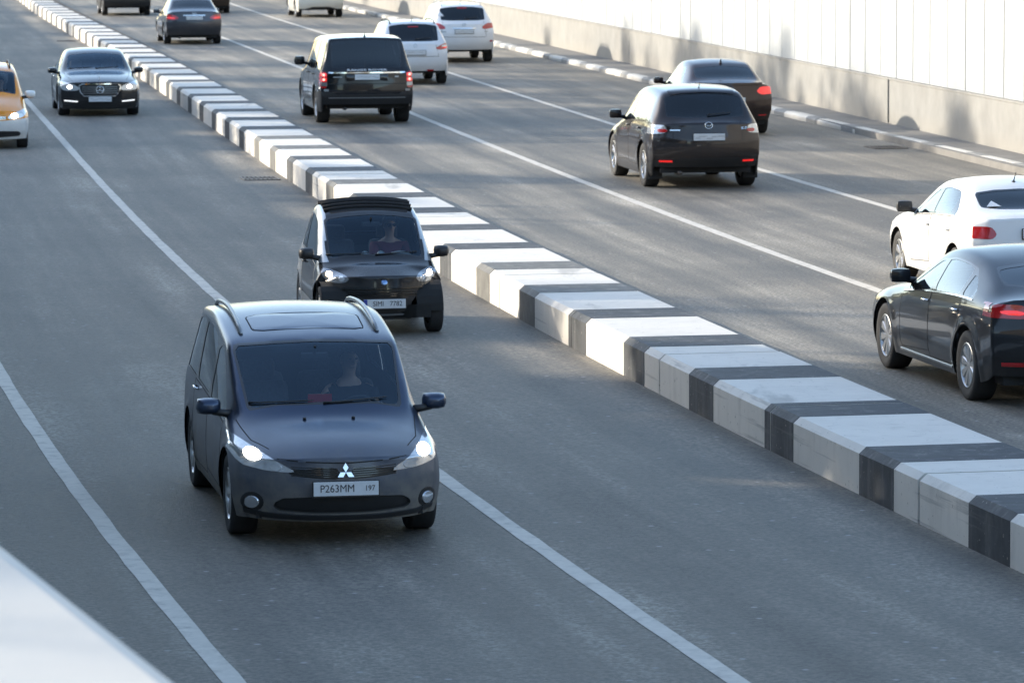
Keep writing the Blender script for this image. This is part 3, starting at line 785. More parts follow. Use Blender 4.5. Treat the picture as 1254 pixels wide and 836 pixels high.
    # ---- standard equipment
    def wheels(c, spokes=5, twin=True, style='alloy', w=.215, inset=.0, rim=None):
        r = c.rw; R = r * .66; rim = rim or MT['rim']
        hw = w / 2
        ty = [(R * .98, -hw * .86), (r * .80, -hw * .99), (r * .93, -hw), (r * .985, -hw * .88), (r, -hw * .66), (r, hw * .66), (r * .985, hw * .88), (r * .93, hw), (r * .80, hw * .99), (R * .98, hw * .86)]
        for ax in c.axles:
            for sg in (1, -1):
                y = sg * (c.W / 2 - w / 2 - .018 - inset)
                D = (ax, y, r)
                hub = lathe([(0, sg * .0), (.14 * r / .33, sg * .0), (.14 * r / .33, -sg * .03), (0, -sg * .03)], 'y', 20)
                wo = obj('wheel', mv(hub, D), MT['rimdark'], c.root, True, 40)
                obj('tyre', mv(lathe(ty, 'y', 40), D), MT['tyre'], wo, True, 60)
                lip = lathe([(R * .99, sg * hw * .90), (R * .95, sg * hw * .93), (R * .90, sg * hw * .80), (R * .88, sg * hw * .2), (R * .88, -sg * hw * .8)], 'y', 40)
                parts = [lip, lathe([(0, sg * hw * .78), (R * .16, sg * hw * .76), (R * .2, sg * hw * .62), (R * .2, sg * hw * .3)], 'y', 24)]
                for k in range(spokes):
                    a0 = 2 * math.pi * k / spokes + ax * .37
                    for da in ((-.17, .17) if twin else (0,)):
                        a = a0 + da * (5 / spokes); wi, wo_ = (.020, .028) if twin else (.034, .05)
                        ca, sa = math.cos(a), math.sin(a); a1 = a0; c1, s1 = math.cos(a1), math.sin(a1)
                        p0 = Vector((c1 * R * .12, sg * hw * .70, s1 * R * .12)); p1 = Vector((ca * R * .92, sg * hw * .80, sa * R * .92)); t = (p1 - p0).normalized(); nn = t.cross(Vector((0, 1, 0))).normalized()
                        v = []
                        for p, ww in ((p0, wi), (p1, wo_)):
                            for u, hh in ((-1, -.035), (-1, -.005), (-.6, .006), (.6, .006), (1, -.005), (1, -.035)): v.append(tuple(p + nn * ww * u + Vector((0, sg * hh, 0))))
                        parts.append((v, [(i, (i + 1) % 6, 6 + (i + 1) % 6, 6 + i) for i in range(6)]))
                obj('rim', mv(join(*parts), D), rim, wo, True, 35)
                obj('brake_disc', mv(lathe([(R * .25, sg * hw * .15), (R * .72, sg * hw * .15), (R * .72, -sg * .01)], 'y', 24), D), MT['rimdark'], wo)
    def underbody(c, z0=.17):
        w = c.W - .12; a = c.axles; rr = c.rw + .06
        segs = [(c.L / 2 - .34, a[0] + rr, w - .25), (a[0] + rr, a[0] - rr, w - .62), (a[0] - rr, a[1] + rr, w), (a[1] + rr, a[1] - rr, w - .62), (a[1] - rr, -c.L / 2 + .30, w - .25)]
        p = [box(((x0 + x1) / 2, 0, z0 + .12), (abs(x0 - x1) - .002, ww, .16)) for x0, x1, ww in segs if abs(x0 - x1) > .01]
        for ax in a:       # wheel-well walls
            for sg in (1, -1):
                prof = [((rr) * math.cos(t), c.rw + rr * math.sin(t)) for t in [math.pi * k / 12 for k in range(13)]]
                y0, y1 = sg * (c.W / 2 - .36), sg * (c.W / 2 - .03)
                V = [(ax + u, y0, v) for u, v in prof] + [(ax + u, y1, v) for u, v in prof]; n = len(prof)
                p.append((V, [(i, i + 1, n + i + 1, n + i) for i in range(n - 1)])); p.append(([(ax + u, y0, v) for u, v in prof], [tuple(range(n))]))
        obj('underbody', join(*p), MT['under'], c.root)
        obj('exhaust', tube([(-c.L / 2 + .5, .45, z0 + .04), (-c.L / 2 + .12, .45, z0 + .05)], .032, 10), MT['rimdark'], c.root, True)
    def interior(c, x_front, seat_z=.28, rear=True, seat='seat', wheel_side=1, dash=True, top=None, cowl=None, rows=None):
        """Seats, dashboard and steering wheel; x_front is the hip point of the front seats."""
        w = c.W * .5
        cowl_z = cowl or c.lim(3, 6).z
        m = MT[seat]
        def pair(x, zz, ys, wd=.5, hr=.80):
            for y in ys:
                s = obj('seat', join(box((x + .05, y, zz + .08), (.52, wd, .17), .05), xf(box((0, 0, .30), (.14, wd * .96, .62), .06), Matrix.Translation((x - .24, y, zz + .12)) @ Matrix.Rotation(rad(-14), 4, 'Y'))), m, c.root, True)
                obj('headrest', xf(join(box((0, 0, .0), (.1, .27, .19), .045), tube([(0, -.06, -.2), (0, -.06, 0)], .008, 6), tube([(0, .06, -.2), (0, .06, 0)], .008, 6)), Matrix.Translation((x - .43, y, zz + hr)) @ Matrix.Rotation(rad(-10), 4, 'Y')), m, s, True)
        pair(x_front, seat_z, (w * .43, -w * .43))
        if rear: pair(x_front - .86, seat_z - .02, (w * .40, -w * .40), .58, .72)
        if dash:
            xd = x_front + .78; xc = c.lim(3, 6).x
            n = 14; V = []; F = []
            prof = [(xd - .16, .62), (xd - .2, .80), (xd - .15, cowl_z - .14), (xd - .05, cowl_z - .085), (max(xd + .1, xc - .30), cowl_z - .085), (max(xd + .1, xc - .30), .62)]
            for i in range(n + 1):
                y = (-1 + 2 * i / n) * (w * .80)
                for a, b in prof: V.append((a - .06 * (y / w) ** 2, y, b))
            k = len(prof)
            for i in range(n):
                for j in range(k): F.append((i * k + j, i * k + (j + 1) % k, (i + 1) * k + (j + 1) % k, (i + 1) * k + j))
            dsh = obj('dashboard', (V, F), MT['dash'], c.root, True, 40)
            A = Matrix.Translation((xd - .36, w * .43 * wheel_side, cowl_z - .14)) @ Matrix.Rotation(rad(-66), 4, 'Y')
            ring = [(.185 * math.cos(t), .185 * math.sin(t), 0) for t in [2 * math.pi * i / 28 for i in range(29)]]
            sw = join(tube(ring, .014, 8, False), ell((0, 0, -.02), (.055, .06, .03), 12, 8), tube([(0, -.18, 0), (0, .18, 0)], .013, 6), tube([(0, 0, 0), (-.18, 0, 0)], .013, 6), tube([(0, 0, 0), (0, 0, -.28)], .025, 8))
            obj('steering_wheel', xf(sw, A), MT['black'], c.root, True)
            c.sw = A
            mp = Vector((c.lim(5, 6).x + .10, 0, c.lim(5, 6).z - .15))
            obj('rear_view_mirror', join(box(mp, (.03, .23, .065), .012), tube([mp + Vector((.01, 0, .02)), mp + Vector((.05, 0, .09))], .012, 6)), MT['black'], c.root)
    def mirrors(c, x, z, mat, reach=.17, size=(.12, .21, .14), cap=None, k_=.82):
        size = tuple(q * k_ for q in size); reach *= k_
        for sg in (1, -1):
            p, n = c.hit('S', x, z, sg); y = p.y + sg * (reach * .5 + .04)
            bm_ = bmesh.new(); bmesh.ops.create_cube(bm_, size=1)
            for v in bm_.verts:
                k = 1.0 if v.co.x < 0 else .62
                v.co = Vector((v.co.x * size[0], v.co.y * size[1] * k, v.co.z * size[2] * k))
            bmesh.ops.subdivide_edges(bm_, edges=bm_.edges[:], cuts=2, use_grid_fill=True)
            for _ in range(3): bmesh.ops.smooth_vert(bm_, verts=bm_.verts, factor=.5, use_axis_x=True, use_axis_y=True, use_axis_z=True)
            bm_.verts.index_update(); sc = 1.45
            vf = [(v.co.x * sc + x, v.co.y * sc + y + sg * .03, v.co.z * sc + z + .06) for v in bm_.verts], [tuple(v.index for v in f.verts) for f in bm_.faces]; bm_.free()
            mo_ = obj('wing_mirror', vf, cap or mat, c.root, True, 60)
            obj('mirror_stalk', tube([(x + .03, p.y - sg * .03, z), (x + .01, y, z + .02)], [.035, .028], 8), MT['black'], mo_, True)
            obj('mirror_glass', xf(lathe([(0, -.002), (.9, -.002), (1, 0)], 'x', 24), Matrix.Translation((x - size[0] * .5 - .012, y + sg * .03, z + .06)) @ Matrix.Diagonal((1, size[1] * .40, size[2] * .36, 1))), MT['chrome'], mo_)
    def handles(c, xs, z, mat):
        for x in xs:
            for sg in (1, -1):
                p, n = c.hit('S', x, z, sg)
                pts = [(x + .085, p.y - sg * .004, z), (x + .07, p.y + sg * .026, z), (x - .07, p.y + sg * .03, z + .004), (x - .085, p.y - sg * .004, z + .004)]
                obj('door_handle', tube(pts, .013, 6), mat, c.root, True)
    def wipers(c, rear=False):
        if rear: return
        a = c.lim(3, 6); 
        for y0, y1, dz in ((-.02, .52, .05), (-.62, -.1, .04)):
            pts = []
            for k in range(8):
                y = y0 + (y1 - y0) * k / 7; p, n = c.hit('F', y, a.z + .022 + dz * (k / 7) * .45)
                pts.append(p + n * .010)
            obj('wiper', tube(pts, [.010] + [.007] * 6 + [.004], 6), MT['black'], c.root, True)
    def glazing(c, xb=None, xc=None, front=True, rear=True, bot=.02, gs='glass_s', gr='glass_d', gf='glass_f', trim='gloss', dshift=.10, ashift=.10, pil=.055, wb_in=.07, top_in=.055, rwz=None, rear_in=(.09, .07), side_rear='glass_s', apil=None, trimgrow=.022, rws=None, noquarter=False, belt=None):
        """Windscreen, rear window and side windows cut from the shell."""
        L = c.lim
        a, b = L(3, 4), L(5, 4); c3, c5 = L(3, 6), L(5, 6)
        if front:
            ws = [(0, c3.z + .035), (a.y * .55, c3.z + .028), (a.y - wb_in, a.z + .03), (a.y - wb_in + .01, a.z + .07), (b.y - top_in + .012, b.z - .035), (b.y - top_in - .02, b.z - .010), (b.y * .5, b.z + (c5.z - b.z) * .75 - .03), (0, c5.z - .03)]
            full = ws + [(-y, z) for y, z in reversed(ws[1:-1])]
            big = [(y * 1.0 + (.022 if y > 0 else -.022 if y < 0 else 0), z + (.018 if z > (c3.z + c5.z) / 2 else -.018)) for y, z in full]
            c.cut('windscreen_seal', 'F', big, 'windscreen_seal', MT['gloss'], 0, nmin=.10, xr=(c5.x - .12, c3.x + .35))
            c.cut('windscreen', 'F', full, 'windscreen', MT[gf], -.003, nmin=.10, xr=(c5.x - .15, c3.x + .35), over=('windscreen_seal', 'body'))
        if rear:
            a, b = L(8, 4), L(10, 4); c8, c10 = L(8, 6), L(10, 6)
            zl = rwz if rwz else c10.z + .03
            yb = (rws if rws else b.y) - rear_in[0]
            rwp = [(0, zl), (yb * .6, zl), (yb, zl + .015), (yb, zl + .06), (a.y - rear_in[1] + .03, a.z - .055), (a.y - rear_in[1] - .005, a.z - .03), (a.y * .5, a.z + (c8.z - a.z) * .7 - .04), (0, c8.z - .045)]
            full = rwp + [(-y, z) for y, z in reversed(rwp[1:-1])]
            big = [(y + (.02 if y > 0 else -.02 if y < 0 else 0), z + (.016 if z > (zl + c8.z) / 2 else -.016)) for y, z in full]
            c.cut('rear_window_seal', 'R', big, 'rear_window_seal', MT['gloss'], 0, nmin=.06, xr=(-9, c8.x + .2))
            c.cut('rear_window', 'R', full, 'rear_window', MT[gr], -.003, nmin=.06, xr=(-9, c8.x + .2), over=('rear_window_seal', 'body'))
        # side daylight opening, traced from belt and roof rail
        pt = []
        A0, A1 = L(3, 4), L(5, 4)
        belt_f = belt if belt else (lambda x: float(np.interp(-x, [-L(s, 3).x for s in range(2, 11)], [L(s, 3).z for s in range(2, 11)])) + bot)
        rail = lambda x: float(np.interp(-x, [-L(s, 4).x for s in range(3, 11)], [L(s, 4).z for s in range(3, 11)])) - .05
        x0 = A0.x - ashift; xr_ = (L(9, 4).x + dshift)
        c.belt_f = belt_f
        front_top = A1.x - ashift * .4
        top = [(x, rail(x)) for x in np.linspace(front_top, L(8, 4).x + dshift, 9)]
        poly = [(x0 - .02, belt_f(x0 - .02))] + [(x, z) for x, z in top] + [(xr_ - .0, belt_f(xr_) + (rail(xr_) - belt_f(xr_)) * .35), (xr_ - .01, belt_f(xr_) + .0)] + [(x, belt_f(x)) for x in np.linspace(xr_ + .15, x0 - .25, 6)]
        c.dlo = poly
        big = poly
        c.mirror('side_trim', 'S', big, name='window_trim', mat=MT[trim], offset=0, nmin=.3)
        def clip(x_hi, x_lo, ins=.018):
            s = np.array([[x, z] for x, z in poly]); ct = s.mean(0)
            out = []
            # clip polygon to x in [x_lo, x_hi]
            def cl(P, f):
                r = []
                for i in range(len(P)):
                    p, q = P[i], P[(i + 1) % len(P)]; fp, fq = f(p), f(q)
                    if fp >= 0: r.append(p)
                    if fp * fq < 0: t = fp / (fp - fq); r.append((p[0] + (q[0] - p[0]) * t, p[1] + (q[1] - p[1]) * t))
                return r
            P = [(x, z - ins if z > belt_f(x) + .12 else z + ins * .6) for x, z in poly]
            P = cl(P, lambda p: x_hi - p[0]); P = cl(P, lambda p: p[0] - x_lo)
            return P
        cuts = [x0 - .07]
        if xb is not None: cuts += [xb + pil, xb - pil]
        if xc is not None: cuts += [xc + pil * .8, xc - pil * .8]
        cuts.append(xr_ + .03)
        for i in range(0, len(cuts) - 1, 2):
            if noquarter and i == 4: continue
            P = clip(cuts[i], cuts[i + 1])
            if len(P) > 2: c.mirror('side_window%d' % i, 'S', chaikin(P, 1, .12), name='side_window', mat=MT[gs if i == 0 else side_rear], offset=-.004, nmin=.3, over=('side_trim', 'side_trim_', 'body'))
    def doors(c, list_, z0=.30, over=('body',)):
        """list_: (x_front, x_rear); cut each door out as its own panel with a gap round it."""
        for i, (xf_, xr_) in enumerate(list_):
            bz = lambda x: c.belt_f(x) - .012
            P = [(xf_, z0 + .05), (xf_ - .0, bz(xf_)), ((xf_ + xr_) / 2, bz((xf_ + xr_) / 2)), (xr_, bz(xr_)), (xr_, z0 + .05)]
            ax = c.axles[1]; R = c.rw + .085
            if xr_ < ax + R:           # rear edge follows the arch
                zc = c.rw + math.sqrt(max(0, R * R - (xr_ - ax) ** 2)) if abs(xr_ - ax) < R else z0
                P = P[:-1] + [(xr_, zc + .02)] + [(ax + R * math.cos(t), c.rw + R * math.sin(t)) for t in np.linspace(math.acos(max(-1, min(1, (xr_ - ax) / R))), .15, 6)] + [(ax + R + .02, z0)]
            P = P + [(xf_ - .05, z0)]
            c.mirror('door%d' % i, 'S', P, name='door', mat=c.m['body'], offset=0, nmin=.25, over=over)
            c.door_seams = getattr(c, 'door_seams', []) + [(i, P)]
    def door_gaps(c):
        for i, P in getattr(c, 'door_seams', []):
            for sg, k in ((1, 'door%d' % i), (-1, 'door%d_' % i)): c.ribbon('S', P, .010, MT['under'], 'panel_gap', c.parts.get(k, c.root), sg, .0015, True)
# ------------------------------------------------------------------ drivers
def skin_mesh(name, joints, edges, root, mat, parent=None, level=2):
    me = bpy.data.meshes.new(name); keys = list(joints)
    me.from_pydata([joints[k][0] for k in keys], [(keys.index(a), keys.index(b)) for a, b in edges], []); me.update()
    o = bpy.data.objects.new(name, me); link(o)
    o.modifiers.new('skin', 'SKIN'); sv = me.skin_vertices[0].data
    for i, k in enumerate(keys):
        r = joints[k][1]; sv[i].radius = r if isinstance(r, tuple) else (r, r); sv[i].use_root = (k == root)
    md = o.modifiers.new('sub', 'SUBSURF'); md.levels = level; md.render_levels = level
    dg = bpy.context.evaluated_depsgraph_get(); ev = o.evaluated_get(dg); m2 = ev.to_mesh()
    vf = [tuple(v.co) for v in m2.vertices], [tuple(p.vertices) for p in m2.polygons]
    ev.to_mesh_clear(); bpy.data.objects.remove(o)
    return obj(name, vf, mat, parent, True)
def driver(car, label, x_seat, seat_z, y, hair, shirt, hands, look=0.0, lean=0.0, sleeves=.5, glasses=False, long_hair=False, print_=False, group=None, armscale=1.0):
    """Seated figure: origin at the hip; x forward, y left.  hands: two points in car space (left, right)."""
    root = thing('person', label, 'person', (0, 0, 0), 0, group)
    root.matrix_world = car.root.matrix_world
    root.location = car.root.location; root.rotation_euler = car.root.rotation_euler; root.scale = car.root.scale
    H = Vector((x_seat - .08, y, seat_z + .17))
    b = lambda dx, dy, dz: H + Vector((dx, dy, dz))
    sh = -.14 + lean
    J = {'hip': (b(0, 0, .02), (.13, .15)), 'belly': (b(-.04 + lean * .3, 0, .18), (.105, .14)), 'chest': (b(sh * .8, 0, .36), (.11, .16)), 'neckbase': (b(sh, 0, .50), (.07, .09)), 'neck': (b(sh + .015, 0, .575), (.05, .05)),
         'jaw': (b(sh + .05, 0, .65), (.062, .058)), 'head': (b(sh + .035, 0, .735), (.083, .074)), 'crown': (b(sh + .02, 0, .80), (.062, .056))}
    E_ = [('hip', 'belly'), ('belly', 'chest'), ('chest', 'neckbase'), ('neckbase', 'neck'), ('neck', 'jaw'), ('jaw', 'head'), ('head', 'crown')]
    for sg, nm, hp in ((1, 'l', Vector(hands[0])), (-1, 'r', Vector(hands[1]))):
        S = b(sh, sg * .185, .455); 
        mid = (S + hp) / 2; d = (hp - S).length; drop = math.sqrt(max(.0, .29 ** 2 - (d / 2) ** 2)) if d < .58 else .02
        El = mid + Vector((0, sg * .06, -drop))
        W_ = hp.lerp(El, .12)
        J['sh' + nm] = (S, .062); J['el' + nm] = (El, .042); J['wr' + nm] = (W_, .028); J['pa' + nm] = (hp, (.032, .022))
        E_ += [('neckbase', 'sh' + nm), ('sh' + nm, 'el' + nm), ('el' + nm, 'wr' + nm), ('wr' + nm, 'pa' + nm)]
        fd = (hp - W_).normalized(); sd = fd.cross(Vector((0, 0, 1))).normalized()
        for i, (o_, L) in enumerate(((-.028, .07), (-.010, .08), (.010, .076), (.028, .062))):
            k = hp + sd * o_ + fd * .035; t1 = k + fd * L * .55 + Vector((0, 0, -.012)); t2 = k + fd * L * .75 + Vector((0, 0, -.045))
            J['f%d%s' % (i, nm)] = (k, .0095); J['g%d%s' % (i, nm)] = (t1, .0088); J['h%d%s' % (i, nm)] = (t2, .0075)
            E_ += [('pa' + nm, 'f%d%s' % (i, nm)), ('f%d%s' % (i, nm), 'g%d%s' % (i, nm)), ('g%d%s' % (i, nm), 'h%d%s' % (i, nm))]
        t = hp - sd * .034 * sg + fd * .0; J['t0' + nm] = (t, .0105); J['t1' + nm] = (t - sd * .018 * sg + fd * .035, .009)
        E_ += [('pa' + nm, 't0' + nm), ('t0' + nm, 't1' + nm)]
    for sg, nm in ((1, 'l'), (-1, 'r')):
        J['th' + nm] = (b(.06, sg * .10, 0), .085); J['kn' + nm] = (b(.44, sg * .13, .08), .06); J['an' + nm] = (b(.66, sg * .12, -.20), .042); J['to' + nm] = (b(.80, sg * .12, -.20), .035)
        E_ += [('hip', 'th' + nm), ('th' + nm, 'kn' + nm), ('kn' + nm, 'an' + nm), ('an' + nm, 'to' + nm)]
    body = skin_mesh('body', J, E_, 'hip', MT['skin'], root)
    # nose, brow and ears give the head a face
    hd = J['head'][0]; Rz = Matrix.Rotation(look, 4, 'Z')
    fp = lambda dx, dy, dz: hd + (Rz @ Vector((dx, dy, dz)))
    obj('face', join(xf(ell((0, 0, 0), (.022, .014, .024), 10, 8), Matrix.Translation(fp(.092, 0, -.02))), xf(ell((0, 0, 0), (.012, .028, .009), 10, 6), Matrix.Translation(fp(.080, 0, -.062))),
                     xf(ell((0, 0, 0), (.015, .012, .032), 10, 6), Matrix.Translation(fp(0, .076, -.01))), xf(ell((0, 0, 0), (.015, .012, .032), 10, 6), Matrix.Translation(fp(0, -.076, -.01)))), MT['skin'], root, True)
    for sg in (1, -1): obj('eye', xf(ell((0, 0, 0), (.010, .014, .008), 10, 6), Matrix.Translation(fp(.080, sg * .030, .006))), MT['ink'], root, True)
    # hair as a shell over the back and top of the skull
    V, F = ell((0, 0, 0), (.108, .096, .115), 20, 14)
    keep = [f for f in F if all((V[i][2] > .028 or V[i][0] < -.005) and not (V[i][0] > .06 and V[i][2] < .055) and V[i][2] > (-.14 if long_hair else -.06) for i in f)]
    obj('hair', xf((V, keep), Matrix.Translation(hd + Vector((-.008, 0, .022))) @ Rz), hair, root, True)
    if long_hair: obj('hair_tail', tube([fp(-.09, 0, .03), fp(-.115, 0, -.06), fp(-.10, .01, -.16)], [.04, .035, .012], 8), hair, root, True)
    if glasses: 
        obj('sunglasses', join(*[xf(ell((0, 0, 0), (.008, .030, .021), 12, 8), Matrix.Translation(fp(.090, sg * .034, .004))) for sg in (1, -1)], tube([fp(.088, .06, .008), fp(.0, .08, .01)], .004, 5), tube([fp(.088, -.06, .008), fp(.0, -.08, .01)], .004, 5)), MT['gloss'], root, True)
    # shirt: a slightly larger sleeve of the torso and upper arms
    K = {k: (J[k][0], tuple(r * 1.16 + .020 for r in (J[k][1] if isinstance(J[k][1], tuple) else (J[k][1],) * 2))) for k in ('hip', 'belly', 'chest', 'shl', 'shr')}
    K['neckbase'] = (J['neckbase'][0] + Vector((0, 0, .005)), (.092, .118))
    EK = [('hip', 'belly'), ('belly', 'chest'), ('chest', 'neckbase'), ('neckbase', 'shl'), ('neckbase', 'shr')]
    for nm in 'lr':
        K['sl' + nm] = (J['sh' + nm][0].lerp(J['el' + nm][0], sleeves), (.062, .062)); EK.append(('sh' + nm, 'sl' + nm))
    obj_s = skin_mesh('shirt', K, EK, 'hip', shirt, root)
    obj('trousers', join(*[tube([J['th' + n][0] - Vector((.05, 0, 0)), J['th' + n][0], J['kn' + n][0], J['an' + n][0]], [.10, .098, .074, .058], 10) for n in 'lr']), MT['shirtdark'], root, True)
    if print_: obj('shirt_print', xf(box((0, 0, 0), (.012, .15, .07), .005), Matrix.Translation(b(sh * .8 + .135, -.01, .35)) @ Matrix.Rotation(rad(-14), 4, 'Y')), MT['shirtprint'], root)
    return root
# ------------------------------------------------------------------ the cars
def stations(L, W, ax, nose, hood, xc, xrf, zrf, xrm, H, xrr, zrr, xwb, zwb, tail, bf, br, rw_=.72, bowf=.30, bowr=.22, nose_w=.93, tail_w=.94, hood_w=.80, nz=.05, deck_w=.80, wsb=.20, rb=.10, noseb=None, tailb=None, hoodm=None, wsx=.03, rwx=.03):
    rw_ += .045; h = W / 2; R = h * rw_ / .74 * .74
    l = lambda a, b, t: a + (b - a) * t
    x1 = L / 2 - .32
    hm = hoodm if hoodm else l(nose, hood, .72)
    nb = noseb if noseb else nose - .07
    tb = tailb if tailb else tail - .07
    S = [(L / 2, bowf, nb, h * nose_w, nose - .015, h * .70, nose),
         (x1, bowf * .42, l(nb, bf, .30), h * .985, l(nose, hood, .30) - .03, h * .74, l(nose, hood, .30) + nz),
         (ax[0] + .02, .04, l(nb, bf, .62), h, hm - .025, h * .78, hm + .02),
         (xc, wsb, bf, h, hood - .03, h * hood_w, hood),
         (l(xc, xrf, .5), wsb * .8, l(bf, br, .15), h, l(hood, zrf, .5) - .02, l(h * hood_w, h * rw_, .52) + .01, l(hood, zrf, .5) + wsx),
         (xrf, rb, l(bf, br, .3), h, zrf - .042, h * rw_, zrf),
         (xrm, 0, l(bf, br, .5), h, H - .05, h * rw_, H),
         (l(xrm, xrr, .62), 0, l(bf, br, .75), h, l(H, zrr, .45) - .045, h * rw_ * .99, l(H, zrr, .40)),
         (xrr, -rb * .6, br, h * .995, zrr - .035, h * rw_ * .965, zrr),
         (l(xrr, xwb, .5), -rb * .8, br, h * .985, l(zrr, zwb, .5) - .02, l(h * rw_ * .95, h * deck_w, .5), l(zrr, zwb, .5) + rwx),
         (xwb, -rb, min(br, zwb - .02), h * .975, zwb - .025, h * deck_w, zwb),
         (-L / 2, -bowr, tb, h * tail_w, tail - .02, h * .74, tail)]
    return S
def place(x, y, left, dx=0):
    # heading along the road there; cars on the left carriageway come towards us
    d = (XML(y + 1) - XML(y - 1)) / 2
    t = Vector((d, 1, 0)).normalized() * (-1 if left else 1)
    return math.atan2(t.y, t.x) + dx
MT['cloth'] = pm('roof_cloth', (.012, .012, .013), .85, noise=.3, nscale=60, bump=.3)
MT['podgrey'] = pm('dash_pod_silver', (.34, .36, .36), .35, metal=.4)
MT['badgeblue'] = pm('badge_blue_chrome', (.25, .38, .62), .2, metal=.6)
MT['taxisign'] = pm('taxi_sign_orange', (.75, .22, .03), .35)
MT['litwarm'] = pm('headlamp_lit_warm', (1, .9, .75), .3, emit=(1, .80, .55), es=8)
MT['rubber'] = pm('mudflap', (.02, .02, .02), .8)
MT['sticker'] = pm('white_sticker', (.75, .75, .75), .6)
MT['inkfaint'] = pm('plate_streaks', (.46, .47, .48), .5)
def car_mpv():
    L, W, H = 4.765, 1.71, 1.64; ax = (1.42, -1.41); rw = .328
    m = {'body': paint('lacquer_graphite', (.034, .054, .098), .75, .30, 1.2, .6, .14)}
    st = stations(L, W, ax,   .70, .95, 1.34, .46, 1.47, -.55, H - .0, -1.85, 1.56, -2.22, 1.06, .98, .86, .98, rw_=.775, bowf=.42, bowr=.30, nose_w=.90, hood_w=.83, nz=.06, deck_w=.84, wsb=.26, rb=.12, noseb=.66)
    c = Car('people_carrier', 'dark blue grey people carrier with headlights on and roof rails', (-1.74, 36.28, ZL), place(-1.7, 36, True, -.028), L, W, H, st,
            [(.20, -.06), (.36, .03), (.54, .04)], [(.28, -.02), (.48, .05), (.72, .04)], ax, rw, m, crease=(('row', 4, 3, 10, .55), ('st', 0, 3, 6, .45), ('row', 3, 1, 11, .3), ('st', 5, 4, 6, .45), ('f', 2, 3, 6, .25)))
    c.glazing(xb=-.02, xc=-1.02, gs='glass_s', side_rear='glass_s', gr='glass_d')
    c.doors([(1.02, -.02), (-.03, -1.10)])
    lamp = [(.36, .595), (.60, .605), (.79, .635), (.93, .84), (.86, .845), (.72, .785), (.54, .69)]
    c.mirror('headlight', 'F', chaikin(lamp, 1, .15), name='headlight', mat=MT['clearlamp'], offset=.004, nmin=.1, over=('body',))
    c.cut('lower_grille', 'F', chaikin([(-.50, .27), (.50, .27), (.57, .335), (.46, .41), (-.46, .41), (-.57, .335)], 1), 'lower_grille', MT['black'], -.02, over=('body',))
    gr = chaikin([(.03, .555), (.10, .545), (.44, .575), (.46, .61), (.12, .645), (.05, .63)], 1)
    c.mirror('grille', 'F', gr, name='grille', mat=MT['black'], offset=-.012, over=('body',))
    c.finish(); c.door_gaps()
    for sg in (1, -1):
        for i in range(5):
            z = .565 + i * .017; c.ribbon('F', [(sg * .06, z), (sg * .42, z + .01)], .006, MT['gloss'], 'grille_slat', c.parts['grille' if sg > 0 else 'grille_'], 1, .004)
        c.patch('F', circle(sg * .69, .715, .048, 18, 1.3, .85), MT['lit'], 'lit_bulb', c.parts['headlight' if sg > 0 else 'headlight_'], h=.012)
        c.patch('F', circle(sg * .53, .635, .038, 14, 1.2, .8), MT['clearlamp'], 'side_bulb', c.parts['headlight' if sg > 0 else 'headlight_'], h=.010)
        c.patch('F', circle(sg * .705, .345, .082, 20), MT['black'], 'fog_lamp_bezel', h=.004)
        c.patch('F', circle(sg * .705, .345, .052, 18), MT['fog'], 'fog_lamp', h=.016)
    # three-lozenge badge
    A = c.frame_at('F', 0, .60, .022, .25); d = []
    for k in range(3):
        a = math.pi / 2 + k * 2 * math.pi / 3; u = Vector((math.cos(a), math.sin(a), 0)); v = Vector((-u.y, u.x, 0)); s = .075
        q = [Vector((0, 0, 0)), u * s * .5 - v * s * .29, u * s, u * s * .5 + v * s * .29]
        d.append(extrude_poly([(p.x, p.y) for p in q], 0, .012))
    obj('badge', xf(join(*d), A), MT['chrome'], c.root)
    c.plate('F', .478, text=[('P263MM', -.07, 1.0), ('197', .19, .72)], ink='ink', lift=.03)
    # bonnet edges, washer jets
    c.seam('F', [(0, .675), (.3, .685), (.52, .70)], False, .012); c.seam('F', [(0, .675), (-.3, .685), (-.52, .70)], False, .012)
    for sg in (1, -1):
        c.seam('T', [(1.98, sg * .56), (1.7, sg * .67), (1.2, sg * .735)], False, .010)
        p, n = c.hit('T', 1.42, sg * .2); obj('washer_jet', ell(p + n * .008, (.02, .016, .01), 10, 6), MT['black'], c.root, True)
        # roof rail on feet
        pts = []
        for k in range(14):
            x = .22 - k * .148; p, n = c.hit('T', x, sg * .575); lift = .032 * min(1, math.sin(math.pi * k / 13) * 3.2) + .006
            pts.append(p + Vector((0, 0, lift)))
        obj('roof_rail', tube(pts, [.016] + [.019] * 12 + [.016], 8), MT['railgrey'], c.root, True)
    for sg in (1, -1):
        c.ribbon('F', [(sg * .30, .235), (sg * .62, .245), (sg * .76, .27)], .05, MT['black'], 'bumper_lip', None, 1, .010)
    c.ribbon('F', [(-.30, .235), (.30, .235)], .05, MT['black'], 'bumper_lip', None, 1, .010)
    sr = chaikin([(.20, -.47), (.20, .47), (-.36, .48), (-.36, -.48)], 2, .1)
    c.ribbon('T', sr, .012, MT['under'], 'sunroof_gap', None, 1, .002, True)
    c.patch('T', chaikin([(.19, -.46), (.19, .46), (-.35, .47), (-.35, -.47)], 2, .1), m['body'], 'sunroof', h=.006)
    c.wheels(7, False, w=.22); c.underbody(); c.interior(.12, .34, cowl=.97); c.wipers()
    c.mirrors(1.0, .93, m['body'], .2, (.12, .21, .14))
    c.handles((.12, -.90), .93, MT['chrome'])
    p = c.hit('S', .0, .0)[0]
    obj('dash_card', xf(box((0, 0, 0), (.006, .20, .07)), Matrix.Translation((.86, .0, 1.02))), MT['red'], c.root)
    return c
